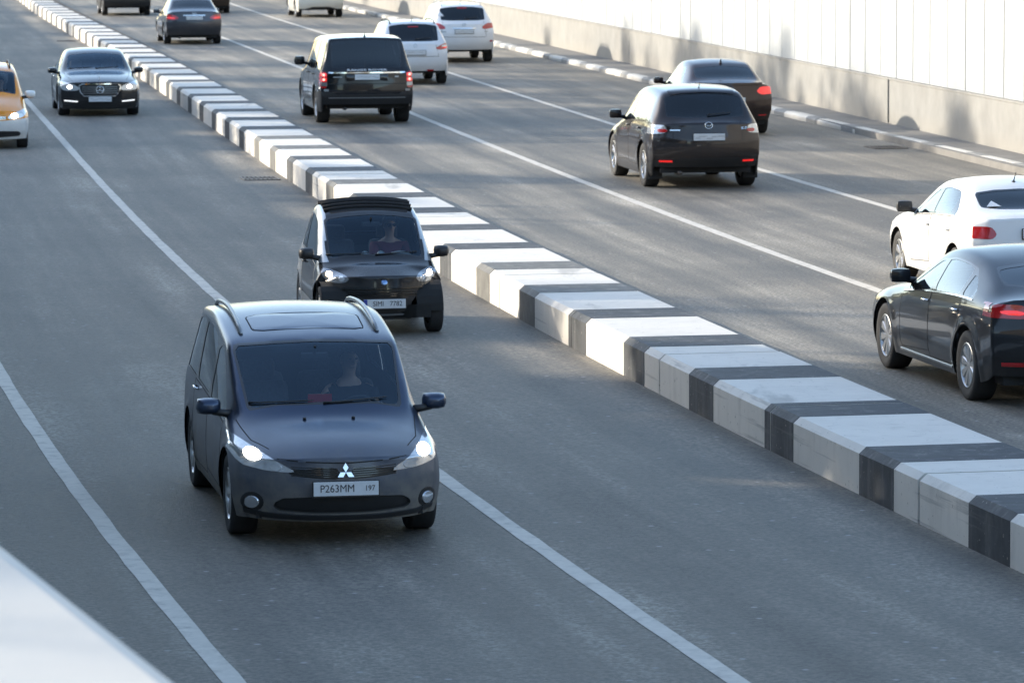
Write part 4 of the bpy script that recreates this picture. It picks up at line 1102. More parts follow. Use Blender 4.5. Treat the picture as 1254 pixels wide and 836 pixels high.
def car_smart():
    L, W, H = 2.695, 1.56, 1.54; ax = (.915, -.95); rw = .292
    m = {'body': paint('lacquer_black', (.010, .011, .014), 0, .25, .25)}
    silver = paint('lacquer_silver', (.52, .53, .53), .75, .32, .35)
    st = stations(L, W, ax,   .72, .87, .80, .10, 1.44, -.35, H, -.78, 1.47, -1.22, 1.02, .93, .80, .92, rw_=.74, bowf=.46, bowr=.26, nose_w=.88, hood_w=.86, nz=.08, deck_w=.84, wsb=.20, rb=.10, noseb=.66)
    c = Car('city_car', 'tiny black two seat city car with folded black fabric roof and silver side frame', (-1.71, 51.45, ZL), place(-1.7, 51.4, True), L, W, H, st,
            [(.19, -.05), (.34, .02), (.54, .03)], [(.26, -.02), (.46, .04), (.70, .03)], ax, rw, m, scale=.95)
    c.glazing(xb=-.50, xc=None, gs='glass_s', gr='glass_f', gf='glass_f', top_in=.06, ashift=.08, dshift=.12)
    # silver safety cell: roof side, rear quarter and sill
    c.mirror('cell', 'S', [(-1.7, .1), (.53, .1), (.53, .84), (.80, .88), (.80, 1.0), (.3, 1.7), (-1.7, 1.7)], name='safety_cell', mat=silver, nmin=.32, over=('body',))
    c.doors([(.50, -.56)], .36, ('body', 'cell', 'cell_'))
    lamp = [(.40, .70), (.46, .64), (.60, .635), (.71, .70), (.72, .80), (.62, .80), (.50, .755)]
    c.mirror('headlight', 'F', chaikin(lamp, 2), name='headlight', mat=MT['lampdark'], offset=.004, nmin=.1, over=('body',))
    c.cut('grille', 'F', chaikin([(-.40, .47), (.40, .47), (.56, .545), (.5, .57), (-.5, .57), (-.56, .545)], 1), 'grille', MT['black'], -.02, over=('body',))
    c.cut('lower_grille', 'F', chaikin([(-.58, .20), (.58, .20), (.62, .29), (-.62, .29)], 1), 'lower_grille', MT['black'], -.01, over=('body',))
    c.cut('fabric_roof', 'T', [(.06, -.50), (.06, .50), (-.75, .48), (-.75, -.48)], 'fabric_roof', MT['cloth'], .0, nmin=.4, over=('body',))
    c.finish(); c.door_gaps()
    # folded fabric bundle across the roof
    for k, (x, zz, r) in enumerate(((-.05, .012, .022), (-.15, .018, .026), (-.28, .022, .03), (-.42, .022, .03), (-.56, .02, .03))):
        pts = []
        for i in range(9):
            y = -.56 + 1.12 * i / 8; p, n = c.hit('T', x, max(-.54, min(.54, y))); pts.append((x, y, p.z + zz * (1 - .25 * (abs(y) / .56) ** 4)))
        obj('roof_fold', tube(pts, r, 10), MT['cloth'], c.root, True)
    for sg in (1, -1):
        hl = c.parts['headlight' if sg > 0 else 'headlight_']
        c.patch('F', circle(sg * .625, .735, .036, 16), MT['litwarm'], 'lit_bulb', hl, h=.012); c.patch('F', circle(sg * .50, .69, .034, 14), MT['fog'], 'side_bulb', hl, h=.010)
        c.patch('F', circle(sg * .58, .335, .045, 14, 1.3), MT['fog'], 'fog_lamp', h=.010)
        c.ribbon('S', [(-1.16, .80), (-1.16, .68)], .07, MT['red'], 'tail_light', None, sg, .02, False, .02)
    c.ribbon('F', [(-.52, .255), (.52, .255)], .02, MT['railgrey'], 'bumper_strip', None, 1, .012); c.ribbon('F', [(-.50, .585), (0, .575), (.50, .585)], .016, MT['gloss'], 'grille_edge', None, 1, .012)
    for i in range(3): c.ribbon('F', [(-.42, .49 + i * .026), (.42, .49 + i * .026)], .010, MT['gloss'], 'grille_slat', c.parts['grille'], 1, .012)
    A = c.frame_at('F', 0, .655, .006, .5); obj('badge', xf(lathe([(0, .008), (.034, .008), (.04, 0)], 'z', 20), A), MT['badgeblue'], c.root, True)
    c.plate('F', .395, text=[('SIMI', -.08, 1.0), ('7782', .14, 1.0)], ink='ink', blue=True, lift=.03)
    c.wheels(6, False, w=.175); c.underbody(); c.interior(-.28, .32, rear=False, cowl=.88); c.wipers(); c.mirrors(.50, .90, MT['black'], .17, (.13, .20, .15)); c.handles((-.36,), .80, MT['black'])
    for y in (-.12, .08): obj('dash_pod', xf(ell((0, 0, 0), (.05, .055, .06), 12, 8), Matrix.Translation((.52, y, .92))), MT['podgrey'], c.root, True)
    obj('instrument_hood', xf(ell((0, 0, 0), (.10, .15, .07), 14, 8), Matrix.Translation((.45, .33, .90))), MT['podgrey'], c.root, True)
    return c
def car_limousine():
    L, W, H = 5.08, 1.872, 1.473; ax = (1.62, -1.42); rw = .345
    m = {'body': paint('lacquer_deep_black', (.006, .0065, .008), 0, .2, .15)}
    st = stations(L, W, ax, .78, .98, 1.02, .18, 1.40, -.45, H, -1.25, 1.38, -1.92, 1.08, 1.0, .88, .95, rw_=.66, bowf=.34, bowr=.24, nose_w=.93, hood_w=.82, nz=.035, wsb=.22, rb=.12, noseb=.72)
    c = Car('limousine', 'black limousine with wide chrome grille and headlights on beside the median', (-9.77, 101.35, ZL), place(-9.8, 101, True), L, W, H, st,
            [(.17, -.05), (.34, .02), (.56, .03)], [(.26, -.02), (.46, .05), (.76, .05)], ax, rw, m)
    c.glazing(xb=-.25, xc=-1.22, gs='glass_d', side_rear='glass_d')
    c.doors([(.82, -.25), (-.26, -1.3)])
    c.mirror('headlight', 'F', chaikin([(.44, .60), (.80, .585), (.89, .66), (.88, .79), (.74, .78), (.50, .70)], 1), name='headlight', mat=MT['clearlamp'], offset=.004, nmin=.1, over=('body',))
    gp = [(-.36, .47), (.36, .47), (.44, .56), (.47, .70), (.40, .745), (-.40, .745), (-.47, .70), (-.44, .56)]
    c.cut('grille', 'F', gp, 'grille', MT['black'], -.012, over=('body',))
    c.cut('lower_grille', 'F', chaikin([(-.60, .20), (.60, .20), (.66, .27), (.55, .33), (-.55, .33), (-.66, .27)], 1), 'lower_grille', MT['black'], -.015, over=('body',))
    c.finish(); c.door_gaps()
    c.ribbon('F', gp, .028, MT['chrome'], 'grille_frame', None, 1, .014, True, .04)
    for i in range(4):
        z = .535 + i * .047; c.ribbon('F', [(-.40, z), (.40, z)], .010, MT['railgrey'], 'grille_slat', c.parts['grille'], 1, .012)
    A = c.frame_at('F', 0, .615, .018, .12); ring = [(.085 * math.cos(t), .085 * math.sin(t), 0) for t in [2 * math.pi * i / 24 for i in range(25)]]
    obj('badge', xf(join(tube(ring, .007, 6, False), *[tube([(0, 0, 0), (.085 * math.cos(a), .085 * math.sin(a), 0)], .008, 6) for a in (math.pi / 2, -math.pi / 6, math.pi * 7 / 6)]), A), MT['chrome'], c.root, True)
    p, n = c.hit('T', L / 2 - .26, 0); obj('bonnet_star', join(tube([p, p + Vector((0, 0, .05))], .006, 6), xf(tube([(.0, .032 * math.cos(t), .032 * math.sin(t)) for t in [2 * math.pi * i / 16 for i in range(17)]], .004, 5, False), Matrix.Translation(p + Vector((0, 0, .08))))), MT['chrome'], c.root)
    for sg in (1, -1):
        hl = c.parts['headlight' if sg > 0 else 'headlight_']
        c.patch('F', circle(sg * .68, .675, .040, 16, 1.3, .9), MT['lit'], 'lit_bulb', hl, h=.012)
        c.ribbon('F', [(sg * .50, .345), (sg * .80, .365)], .028, MT['drl'], 'running_light', None, 1, .01)
        c.ribbon('F', [(sg * .45, .255), (sg * .84, .30)], .05, MT['black'], 'bumper_vent', None, 1, .004)
        c.seam('T', [(2.2, sg * .62), (1.6, sg * .72), (.95, sg * .76)], False)
    c.plate('F', .40, text=[('P001AA', -.07, .9), ('77', .2, .7)], lift=.03)
    c.wheels(5, True, w=.25); c.underbody(); c.interior(-.05, .28, cowl=.99, seat='seatcream'); c.wipers(); c.mirrors(.72, .93, m['body'], .18, (.13, .22, .14)); c.handles((-.1, -1.1), .83, MT['chrome'])
    return c
def car_taxi():
    L, W, H = 4.40, 1.794, 1.64; ax = (1.36, -1.32); rw = .318
    m = {'body': paint('lacquer_taxi_yellow', (.78, .27, .008), 0, .3, .1)}
    white = paint('lacquer_taxi_white', (.72, .72, .70), 0, .3, .35)
    st = stations(L, W, ax, .76, 1.05, 1.20, .42, 1.55, -.5, H, -1.85, 1.58, -2.08, 1.05, .98, .88, .97, rw_=.72, bowf=.32, bowr=.22, nose_w=.92, hood_w=.83, nz=.06, deck_w=.84, wsb=.22, rb=.10)
    c = Car('taxi', 'yellow taxi with white bumper and black roof rails cut off by the left edge', (-10.86, 88.6, ZL), place(-10.9, 88.6, True), L, W, H, st,
            [(.20, -.05), (.36, .03), (.56, .04)], [(.28, -.02), (.48, .05), (.72, .04)], ax, rw, m)
    c.glazing(xb=.05, xc=-.95)
    c.cut('bumper', 'F', [(-1, .1), (1, .1), (1, .62), (.70, .60), (.4, .575), (-.4, .575), (-.70, .60), (-1, .62)], 'bumper', white, 0, nmin=.02, over=('body',))
    c.mirror('lower_side', 'S', [(2.2, .1), (2.2, .60), (-2.2, .60), (-2.2, .1)], name='lower_side', mat=white, nmin=.2, over=('body',))
    c.doors([(1.0, .05), (.04, -.98)])
    c.mirror('headlight', 'F', chaikin([(.44, .60), (.66, .60), (.82, .66), (.87, .80), (.74, .77), (.52, .70)], 1), name='headlight', mat=MT['clearlamp'], offset=.004, nmin=.1, over=('body', 'bumper'))
    c.cut('grille', 'F', [(-.42, .59), (.42, .59), (.46, .665), (-.46, .665)], 'grille', MT['black'], -.01, over=('body', 'bumper'))
    c.cut('lower_grille', 'F', chaikin([(-.68, .24), (.68, .24), (.74, .31), (.66, .37), (-.66, .37), (-.74, .31)], 1), 'lower_grille', MT['black'], -.015, over=('bumper',))
    c.finish(); c.door_gaps()
    for i in range(3): c.ribbon('F', [(-.42, .605 + i * .022), (.42, .605 + i * .022)], .008, MT['chrome'], 'grille_slat', c.parts['grille'], 1, .008)
    for sg in (1, -1):
        c.patch('F', circle(sg * .60, .665, .055, 16, 1.2, .9), MT['litwarm'], 'lit_bulb', c.parts['headlight' if sg > 0 else 'headlight_'], h=.012)
        pts = []
        for k in range(12):
            x = .2 - k * .165; p, n = c.hit('T', x, sg * .585); pts.append(p + Vector((0, 0, .05 * min(1, math.sin(math.pi * k / 11) * 3.2) + .005)))
        obj('roof_rail', tube(pts, .018, 8), MT['black'], c.root, True)
    p, n = c.hit('T', .05, 0)
    obj('roof_sign', xf(box((0, 0, .07), (.14, .42, .13), .04), Matrix.Translation(p)), MT['taxisign'], c.root, True)
    c.plate('F', .455, text=[('H172TT', -.07, .9), ('77', .2, .7)])
    c.wheels(5, True); c.underbody(); c.interior(.10, .34, cowl=1.06); c.wipers(); c.mirrors(.92, .98, white, .2, (.12, .22, .16))
    return c
def tail(c, key, poly, mat='red', lit=None, over=('body',), nmin=.05, inner=None):
    c.mirror(key, 'R', chaikin(poly, 1, .15), name='tail_light', mat=MT[mat], offset=.004, nmin=nmin, over=over)
def reflect(c, y0, y1, z, h=.03, mat='red', name='reflector'):
    for sg in (1, -1): c.ribbon('R', [(sg * y0, z), (sg * y1, z)], h, MT[mat], name, None, 1, .012)
def exhausts(c, ys, z):
    for y in ys:
        p, n = c.hit('R', y, max(z, .3)); obj('tailpipe', mv(lathe([(.036, .12), (.046, .0), (.052, -.005), (.052, .12)], 'x', 18), (p.x + .02, y, z)), MT['chrome'], c.root, True)
def rails(c, y, x0, x1, mat, h=.05):
    for sg in (1, -1):
        pts = []
        for k in range(12):
            x = x0 + (x1 - x0) * k / 11; p, n = c.hit('T', x, sg * y); pts.append(p + Vector((0, 0, h * min(1, math.sin(math.pi * k / 11) * 3.2) + .004)))
        obj('roof_rail', tube(pts, .017, 8), mat, c.root, True)
def antenna(c, x, h=.12, fin=False):
    p, n = c.hit('T', x, 0)
    if fin:
        V = [p + Vector(v) for v in ((.09, 0, -.01), (.02, .022, -.01), (-.10, .024, -.01), (-.10, -.024, -.01), (.02, -.022, -.01), (-.09, .004, .07), (-.09, -.004, .07), (-.02, 0, .04))]
        obj('antenna', (V, [(0, 1, 7), (1, 2, 5, 7), (2, 3, 6, 5), (3, 4, 7, 6), (4, 0, 7), (5, 6, 7)]), MT['gloss'], c.root, True)
    else: obj('antenna', join(tube([p, p + Vector((-.03, 0, h * .3)), p + Vector((-.10, 0, h))], [.012, .007, .005], 6), ell(p, (.03, .025, .015), 10, 6)), MT['black'], c.root, True)
def rear_wiper(c, z, y0=-.02, y1=-.42):
    pts = []
    for k in range(6):
        p, n = c.hit('R', y0 + (y1 - y0) * k / 5, z + .035 * k / 5); pts.append(p + n * .02)
    obj('rear_wiper', tube(pts, [.014, .01, .009, .008, .007, .005], 6), MT['black'], c.root, True)
def badge_oval(c, z, rx=.055, ry=.038, letter=None, y=0, tilt=None):
    A = c.frame_at('R', y, z, .006, tilt); ring = [(rx * math.cos(t), ry * math.sin(t), 0) for t in [2 * math.pi * i / 24 for i in range(25)]]
    P = [tube(ring, .006, 6, False)]
    if letter == 'wing': P += [tube([(-rx * .8, ry * .4, 0), (-rx * .3, -ry * .2, 0), (0, ry * .05, 0), (rx * .3, -ry * .2, 0), (rx * .8, ry * .4, 0)], .005, 6)]
    elif letter == 'rings': P += [tube([(rx * .45 * math.cos(t), ry * .95 * math.sin(t), 0) for t in [2 * math.pi * i / 16 for i in range(17)]], .004, 5, False), tube([(rx * .75 * math.cos(t), ry * .5 * math.sin(t) + ry * .4, 0) for t in [2 * math.pi * i / 16 for i in range(17)]], .004, 5, False)]
    elif letter: P += [mv(text_mesh(letter, ry * 1.5, .003), (0, 0, .002))]
    obj('badge', xf(join(*P), A), MT['chrome'], c.root, True)
def letters(c, s, y, z, size, mat='chrome', axis='R', stretch=1.0, tilt=None):
    A = c.frame_at(axis, y, z, .004, tilt); obj('lettering', xf(xf(text_mesh(s, size, .003), Matrix.Scale(stretch, 4, (1, 0, 0))), A), MT[mat], c.root)
RF = [(.24, -.05), (.38, .02), (.56, .03)]
def car_crossover():
    L, W, H = 4.68, 1.872, 1.645; ax = (1.38, -1.37); rw = .362
    m = {'body': paint('lacquer_brown_grey', (.030, .024, .024), .5, .28, .12)}
    st = stations(L, W, ax, .80, 1.05, 1.10, .25, 1.57, -.45, H, -1.76, 1.575, -2.14, 1.16, 1.07, .94, 1.06, rw_=.68, bowf=.36, bowr=.30, hood_w=.82, deck_w=.82, wsb=.24, rb=.18, tail_w=.95)
    c = Car('crossover', 'brown grey crossover with clear tail lights driving away in the middle lane', (2.86, 72.45, 0), place(2.9, 72.4, False), L, W, H, st, RF, [(.36, -.03), (.55, .085), (.80, .07)], ax, rw, m, crease=(('r', 2, 3, 6, .5), ('row', 3, 5, 11, .25)))
    c.glazing(xb=-.12, xc=-1.05, gs='glass_s', side_rear='glass_s', dshift=.14, rwz=1.17, noquarter=True)
    c.doors([(.9, -.12), (-.13, -1.15)], .34)
    tail(c, 'tail', [(.66, .92), (.96, .89), (1.0, 1.05), (.68, 1.045)], 'clearlamp')
    c.cut('bumper', 'R', [(-.99, .1), (.99, .1), (.95, .40), (.80, .50), (.4, .515), (-.4, .515), (-.80, .50), (-.95, .40)], 'bumper', MT['black'], 0, nmin=-.0, over=('body',))
    c.mirror('rocker', 'S', [(1.1, .1), (1.1, .285), (-1.0, .285), (-1.0, .1)], name='rocker', mat=MT['black'], nmin=.1, over=('body',))
    c.cut('spoiler', 'T', [(-1.52, -.56), (-1.52, .56), (-1.75, .52), (-1.75, -.52)], 'spoiler', m['body'], .012, nmin=.3, over=('body',))
    c.finish(); c.door_gaps()
    for sg in (1, -1): c.patch('R', chaikin([(sg * .66, .93), (sg * .80, .92), (sg * .81, .985), (sg * .66, .985)], 1), MT['red'], 'brake_lens', c.parts['tail' if sg > 0 else 'tail_'], h=.010)
    reflect(c, .58, .78, .46, .03, 'redlit'); reflect(c, .40, .52, .33, .045, 'red', 'rear_fog_light'); exhausts(c, (.66, -.66), .30)  # outer reflectors are no lamps; their shine is put in as emission
    c.plate('R', .855, text=[('O517KH', -.07, .95), ('197', .2, .7)]); badge_oval(c, 1.04, .062, .052, 'wing'); rear_wiper(c, 1.19)
    c.ribbon('R', [(.46, .965), (.62, .965)], .022, MT['chrome'], 'badge_strip', None, 1, .006); letters(c, 'CX-7', -.58, .985, .065)
    c.seam('R', [(-.56, 1.13), (-.58, .80), (-.50, .735), (.50, .735), (.58, .80), (.56, 1.13)], False, .009)
    for sg in (1, -1): obj('mud_flap', box((ax[1] - .42, sg * (W / 2 - .14), .26), (.02, .24, .22), .006), MT['rubber'], c.root)
    c.wheels(5, True, w=.235); c.underbody(.22); c.interior(-.02, .42, cowl=1.05); c.mirrors(.80, 1.03, m['body'], .2, (.12, .22, .16)); c.handles((-.0, -1.0), .95, m['body']); antenna(c, -1.45, .10)
    return c
def car_suv():
    L, W, H = 5.0, 1.983, 1.835; ax = (1.50, -1.42); rw = .382
    m = {'body': paint('lacquer_suv_black', (.009, .010, .013), 0, .16, .03)}
    st = stations(L, W, ax, .98, 1.18, 1.20, .52, 1.72, -.5, H, -2.18, 1.78, -2.38, 1.16, 1.10, 1.02, 1.10, rw_=.745, bowf=.26, bowr=.12, nose_w=.95, hood_w=.86, deck_w=.88, wsb=.14, rb=.06, tail_w=.965, nz=.02)
    c = Car('luxury_suv', 'big boxy black off roader with brake lights lit and mirror folded out', (-3.35, 92.3, 0), place(-3.35, 92.3, False), L, W, H, st, [(.30, -.05), (.48, .02), (.72, .03)], [(.42, -.03), (.60, .05), (.82, .03)], ax, rw, m, crease=(('row', 4, 3, 10, .75), ('row', 3, 1, 11, .5), ('st', 8, 4, 6, .75), ('st', 5, 4, 6, .5), ('st', 11, 3, 6, .5), ('r', 2, 3, 6, .4)), sill=.26)
    c.glazing(xb=-.02, xc=-1.05, gs='glass_s', side_rear='glass_d', dshift=.06, rwz=1.17, rear_in=(.09, .08))
    c.doors([(1.0, -.02), (-.03, -1.1)], .40)
    tail(c, 'tail', [(.835, .76), (.97, .76), (1.0, 1.09), (.835, 1.09)], 'red')
    c.cut('bumper', 'R', [(-1.02, .1), (1.02, .1), (1.0, .68), (.74, .68), (.66, .63), (-.66, .63), (-.74, .68), (-1.0, .68)], 'bumper', MT['black'], .012, nmin=0, over=('body',))
    c.mirror('rocker', 'S', [(1.05, .1), (1.05, .37), (-.95, .37), (-.95, .1)], name='rocker', mat=MT['black'], nmin=.1, over=('body',))
    c.cut('roof_skin', 'T', [(.42, -.62), (.42, .62), (-2.1, .60), (-2.1, -.60)], 'roof', m['body'], 0, nmin=.4, over=('body',))
    c.finish(); c.door_gaps()
    for sg in (1, -1):
        tl = c.parts['tail' if sg > 0 else 'tail_']
        for z in (1.03, .935): 
            c.patch('R', [(sg * .835, z - .036), (sg * .955, z - .036), (sg * .955, z + .036), (sg * .835, z + .036)], MT['redlit'], 'brake_lens', tl, h=.010); c.patch('R', circle(sg * .895, z, .026, 12), MT['redhot'], 'lamp_core', tl, h=.014)
        c.patch('R', [(sg * .835, .80), (sg * .955, .80), (sg * .955, .875), (sg * .835, .875)], MT['lampdark'], 'reverse_lens', tl, h=.010)
        c.ribbon('R', [(sg * .80, .715), (sg * .965, .715)], .05, MT['railgrey'], 'bumper_corner', None, 1, .012)
    c.ribbon('R', [(-.80, 1.075), (.80, 1.075)], .034, MT['chrome'], 'tailgate_strip', None, 1, .014)
    letters(c, 'RANGE ROVER', 0, 1.125, .10, 'sticker', stretch=1.25); c.ribbon('R', [(.52, .985), (.70, .985)], .022, MT['railgrey'], 'badge_strip', None, 1, .012); c.ribbon('R', [(-.58, .99), (-.66, .99)], .03, MT['railgrey'], 'badge_strip', None, 1, .012)
    c.patch('R', [(-.44, .90), (.44, .90), (.44, 1.05), (-.44, 1.05)], MT['gloss'], 'plate_recess', h=.006)
    c.plate('R', .985, text=[('A737MP', -.07, .95), ('77', .2, .7)]); c.seam('R', [(-.80, .845), (.80, .845)], False, .012)
    c.ribbon('R', [(-.80, .56), (.80, .56)], .022, MT['railgrey'], 'bumper_strip', None, 1, .016)
    exhausts(c, (.62, -.62), .36)
    c.wheels(7, True, w=.27); c.underbody(.28); c.interior(.02, .55, cowl=1.18); c.mirrors(.90, 1.15, m['body'], .22, (.12, .24, .20)); c.handles((.1, -.95), 1.0, m['body']); antenna(c, -1.95, .05, True)
    return c
def car_hatch():
    L, W, H = 4.30, 1.765, 1.58; ax = (1.32, -1.28); rw = .332
    m = {'body': paint('lacquer_white', (.72, .73, .75), 0, .3, .2)}
    st = stations(L, W, ax, .82, 1.02, 1.05, .35, 1.50, -.35, H - .04, -1.60, 1.50, -1.98, 1.09, 1.0, .90, 1.02, rw_=.68, bowf=.32, bowr=.28, hood_w=.82, deck_w=.82, wsb=.22, rb=.16, tail_w=.94)
    c = Car('white_hatchback', 'white crossover hatchback with black bumper half hidden behind the boxy black off roader', (-2.69, 109.85, 0), place(-2.7, 109.8, False), L, W, H, st, RF, [(.34, -.03), (.52, .085), (.78, .07)], ax, rw, m, crease=(('r', 2, 3, 6, .4), ('row', 3, 5, 11, .25)))
    c.glazing(xb=-.08, xc=-.98, gs='glass_d', side_rear='glass_d', dshift=.14, rwz=1.09)
    tail(c, 'tail', [(.50, .90), (.62, .86), (.92, .90), (.97, 1.03), (.75, 1.02)], 'red')
    c.cut('bumper', 'R', [(-.95, .1), (.95, .1), (.95, .55), (.70, .53), (.45, .50), (-.45, .50), (-.70, .53), (-.95, .55)], 'bumper', MT['black'], .0, nmin=0, over=('body',))
    c.mirror('rocker', 'S', [(2.0, .1), (2.0, .30), (-2.0, .30), (-2.0, .1)], name='rocker', mat=MT['black'], nmin=.1, over=('body',))
    c.finish()
    for sg in (1, -1): c.patch('R', chaikin([(sg * .66, .93), (sg * .82, .93), (sg * .84, .985), (sg * .70, .985)], 1), MT['clearlamp'], 'reverse_lens', c.parts['tail' if sg > 0 else 'tail_'], h=.010); c.patch('R', chaikin([(sg * .72, .90), (sg * .84, .91), (sg * .85, .935), (sg * .70, .925)], 1), MT['redlit'], 'brake_lens', c.parts['tail' if sg > 0 else 'tail_'], h=.012)
    c.patch('R', [(-.13, 1.415), (.13, 1.415), (.13, 1.44), (-.13, 1.44)], MT['red'], 'high_brake_light', h=.008)
    reflect(c, .30, .47, .36, .045, 'red'); c.plate('R', .80, text=[('E640OA', -.07, .95), ('777', .2, .65)]); badge_oval(c, .97, .04, .04, 'S'); rear_wiper(c, 1.12); c.seam('R', [(-.52, 1.05), (-.60, .70), (.60, .70), (.52, 1.05)], False, .012)
    rails(c, .56, .3, -1.5, MT['black']); c.wheels(5, True); c.underbody(.24); c.interior(0, .38, cowl=1.02); c.mirrors(.78, .97, m['body']); antenna(c, -1.35, .12)
    return c
def car_white_suv():
    L, W, H = 4.41, 1.82, 1.665; ax = (1.35, -1.29); rw = .348
    m = {'body': paint('lacquer_polar_white', (.74, .75, .77), 0, .3, .2)}
    st = stations(L, W, ax, .88, 1.06, 1.08, .35, 1.58, -.4, H, -1.66, 1.58, -2.05, 1.18, 1.08, .95, 1.10, rw_=.68, bowf=.32, bowr=.26, hood_w=.82, deck_w=.80, wsb=.22, rb=.16, tail_w=.95)
    c = Car('white_suv', 'white compact off roader with red tail lights and a triangle sticker on its rear window', (-1.63, 123.25, 0), place(-1.6, 123, False), L, W, H, st, RF, [(.36, -.03), (.54, .085), (.84, .07)], ax, rw, m, crease=(('r', 2, 3, 6, .4), ('row', 3, 5, 11, .25)))
    c.glazing(xb=-.08, xc=-1.0, gs='glass_d', side_rear='glass_d', dshift=.14, rwz=1.19)
    tail(c, 'tail', [(.46, .96), (.62, .93), (.94, .98), (.98, 1.10), (.66, 1.10)], 'red')
    c.cut('bumper', 'R', [(-.98, .1), (.98, .1), (.98, .62), (.80, .58), (.60, .50), (-.60, .50), (-.80, .58), (-.98, .62)], 'bumper', MT['black'], .0, nmin=0, over=('body',))
    c.mirror('rocker', 'S', [(2.1, .1), (2.1, .32), (-2.1, .32), (-2.1, .1)], name='rocker', mat=MT['black'], nmin=.1, over=('body',))
    c.finish()
    reflect(c, .74, .88, .60, .05, 'red'); c.plate('R', .875, text=[('K308YX', -.07, .95), ('199', .2, .65)]); badge_oval(c, 1.06, .055, .032, 'H'); rear_wiper(c, 1.22)
    c.ribbon('R', [(-.32, .96), (.32, .96)], .03, MT['chrome'], 'tailgate_strip', None, 1, .012); c.ribbon('R', [(.50, .87), (.66, .87)], .03, MT['railgrey'], 'badge_strip', None, 1, .010); c.ribbon('R', [(-.58, .87), (-.68, .87)], .025, MT['railgrey'], 'badge_strip', None, 1, .010)
    A = c.frame_at('R', .62, 1.34, .012); obj('window_sticker', xf(extrude_poly([(-.10, -.07), (.10, -.07), (0, .09)], 0, .002), A), MT['sticker'], c.root)
    c.patch('R', [(-.13, 1.50), (.13, 1.50), (.13, 1.53), (-.13, 1.53)], MT['red'], 'high_brake_light', h=.008)
    c.seam('R', [(-.58, 1.14), (-.64, .72), (.64, .72), (.58, 1.14)], False, .012)
    rails(c, .55, .3, -1.5, MT['railgrey']); c.wheels(5, True); c.underbody(.26); c.interior(0, .42, cowl=1.05); c.mirrors(.80, 1.03, m['body']); antenna(c, -1.35, .10)
    return c
def sedan(name, label, loc, dims, ax, rw, col, mats, deck=1.0, metal=.6, nm='x', rwz=None, gs='glass_s', dx=0, roof=None, sr='glass_s', coupe=0, dirt=.15):
    L, W, H = dims; m = {'body': paint('lacquer_' + nm, col, metal, .3, dirt)}
    k = L / 4.7
    st = stations(L, W, ax, .76, .96, 1.02 * k, .16 * k, H - .07, -.45 * k, H, -1.18 * k, H - .09, (-1.82 - coupe) * k, deck, deck - .03, .86, .95, rw_=.65, bowf=.36, bowr=.26, hood_w=.80, deck_w=.79, wsb=.24, rb=.13, tail_w=.95)
    c = Car(name, label, loc, place(loc[0], loc[1], False, dx), L, W, H, st, [(.20, -.05), (.36, .02), (.54, .03)], [(.30, -.03), (.50, .085), (.72, .075)], ax, rw, m, crease=(('st', 11, 3, 6, .5), ('r', 2, 3, 6, .45), ('row', 3, 3, 11, .3)))
    c.glazing(xb=-.15 * k, xc=-1.05 * k, gs=gs, side_rear=sr, dshift=mats.get('ds', .16), rwz=rwz, trim=mats.get('trim', 'gloss'), noquarter=mats.get('nq', True))
    c.doors([(.82 * k, -.15 * k), (-.16 * k, -1.12 * k)])
    return c, k
def car_brown_sedan():
    c, k = sedan('dark_sedan', 'dark brown saloon with bright red tail lights beside the kerb', (4.03, 87.45, 0), (4.53, 1.775, 1.46), (1.37, -1.28), .322, (.026, .014, .013), {}, 1.05, .4, 'cherry_brown')
    tail(c, 'tail', [(.50, .86), (.62, .80), (.93, .82), (.97, .95), (.60, .96)], 'redlit')
    c.finish(); c.door_gaps()
    c.plate('R', .70, text=[('B455TC', -.07, .95), ('777', .2, .65)]); badge_oval(c, .90, .06, .03, 'KIA'); c.seam('R', [(-.66, .98), (-.60, .76), (-.48, .62), (.48, .62), (.60, .76), (.66, .98)], False, .010)
    c.ribbon('R', [(-.66, 1.015), (.66, 1.015)], .05, c.m['body'], 'lip_spoiler', None, 1, .03); reflect(c, .55, .72, .40, .03); exhausts(c, (-.55,), .27)
    c.wheels(5, True); c.underbody(); c.interior(0, .3, cowl=.96); c.mirrors(.76, .92, c.m['body']); c.handles((-.05, -1.0), .82, MT['chrome']); antenna(c, -1.0, .1, True)
    return c
def car_grey_sedan():
    c, k = sedan('grey_sedan', 'grey saloon with red tail lights far up the road in the lane by the median', (-10.29, 138.2, 0), (4.815, 1.82, 1.48), (1.42, -1.36), .33, (.055, .056, .066), {}, 1.06, .6, 'storm_grey', gs='glass_d', sr='glass_d')
    tail(c, 'tail', [(.46, .84), (.60, .77), (.94, .80), (.97, .96), (.62, .93)], 'red')
    c.finish()
    for sg in (1, -1): c.patch('R', chaikin([(sg * .60, .80), (sg * .82, .82), (sg * .84, .87), (sg * .60, .86)], 1), MT['redlit'], 'brake_lens', c.parts['tail' if sg > 0 else 'tail_'], h=.012)
    c.plate('R', .835, text=[('C091HB', -.07, .95), ('97', .2, .7)]); badge_oval(c, .965, .06, .04, 'rings'); c.seam('R', [(-.62, .98), (-.56, .72), (.56, .72), (.62, .98)], False, .012)
    c.ribbon('R', [(-.34, .915), (.34, .915)], .03, MT['chrome'], 'boot_strip', None, 1, .012); exhausts(c, (.5, -.5), .27)
    c.wheels(5, True); c.underbody(); c.interior(0, .3, cowl=.96); c.mirrors(.78, .92, c.m['body'])
    return c
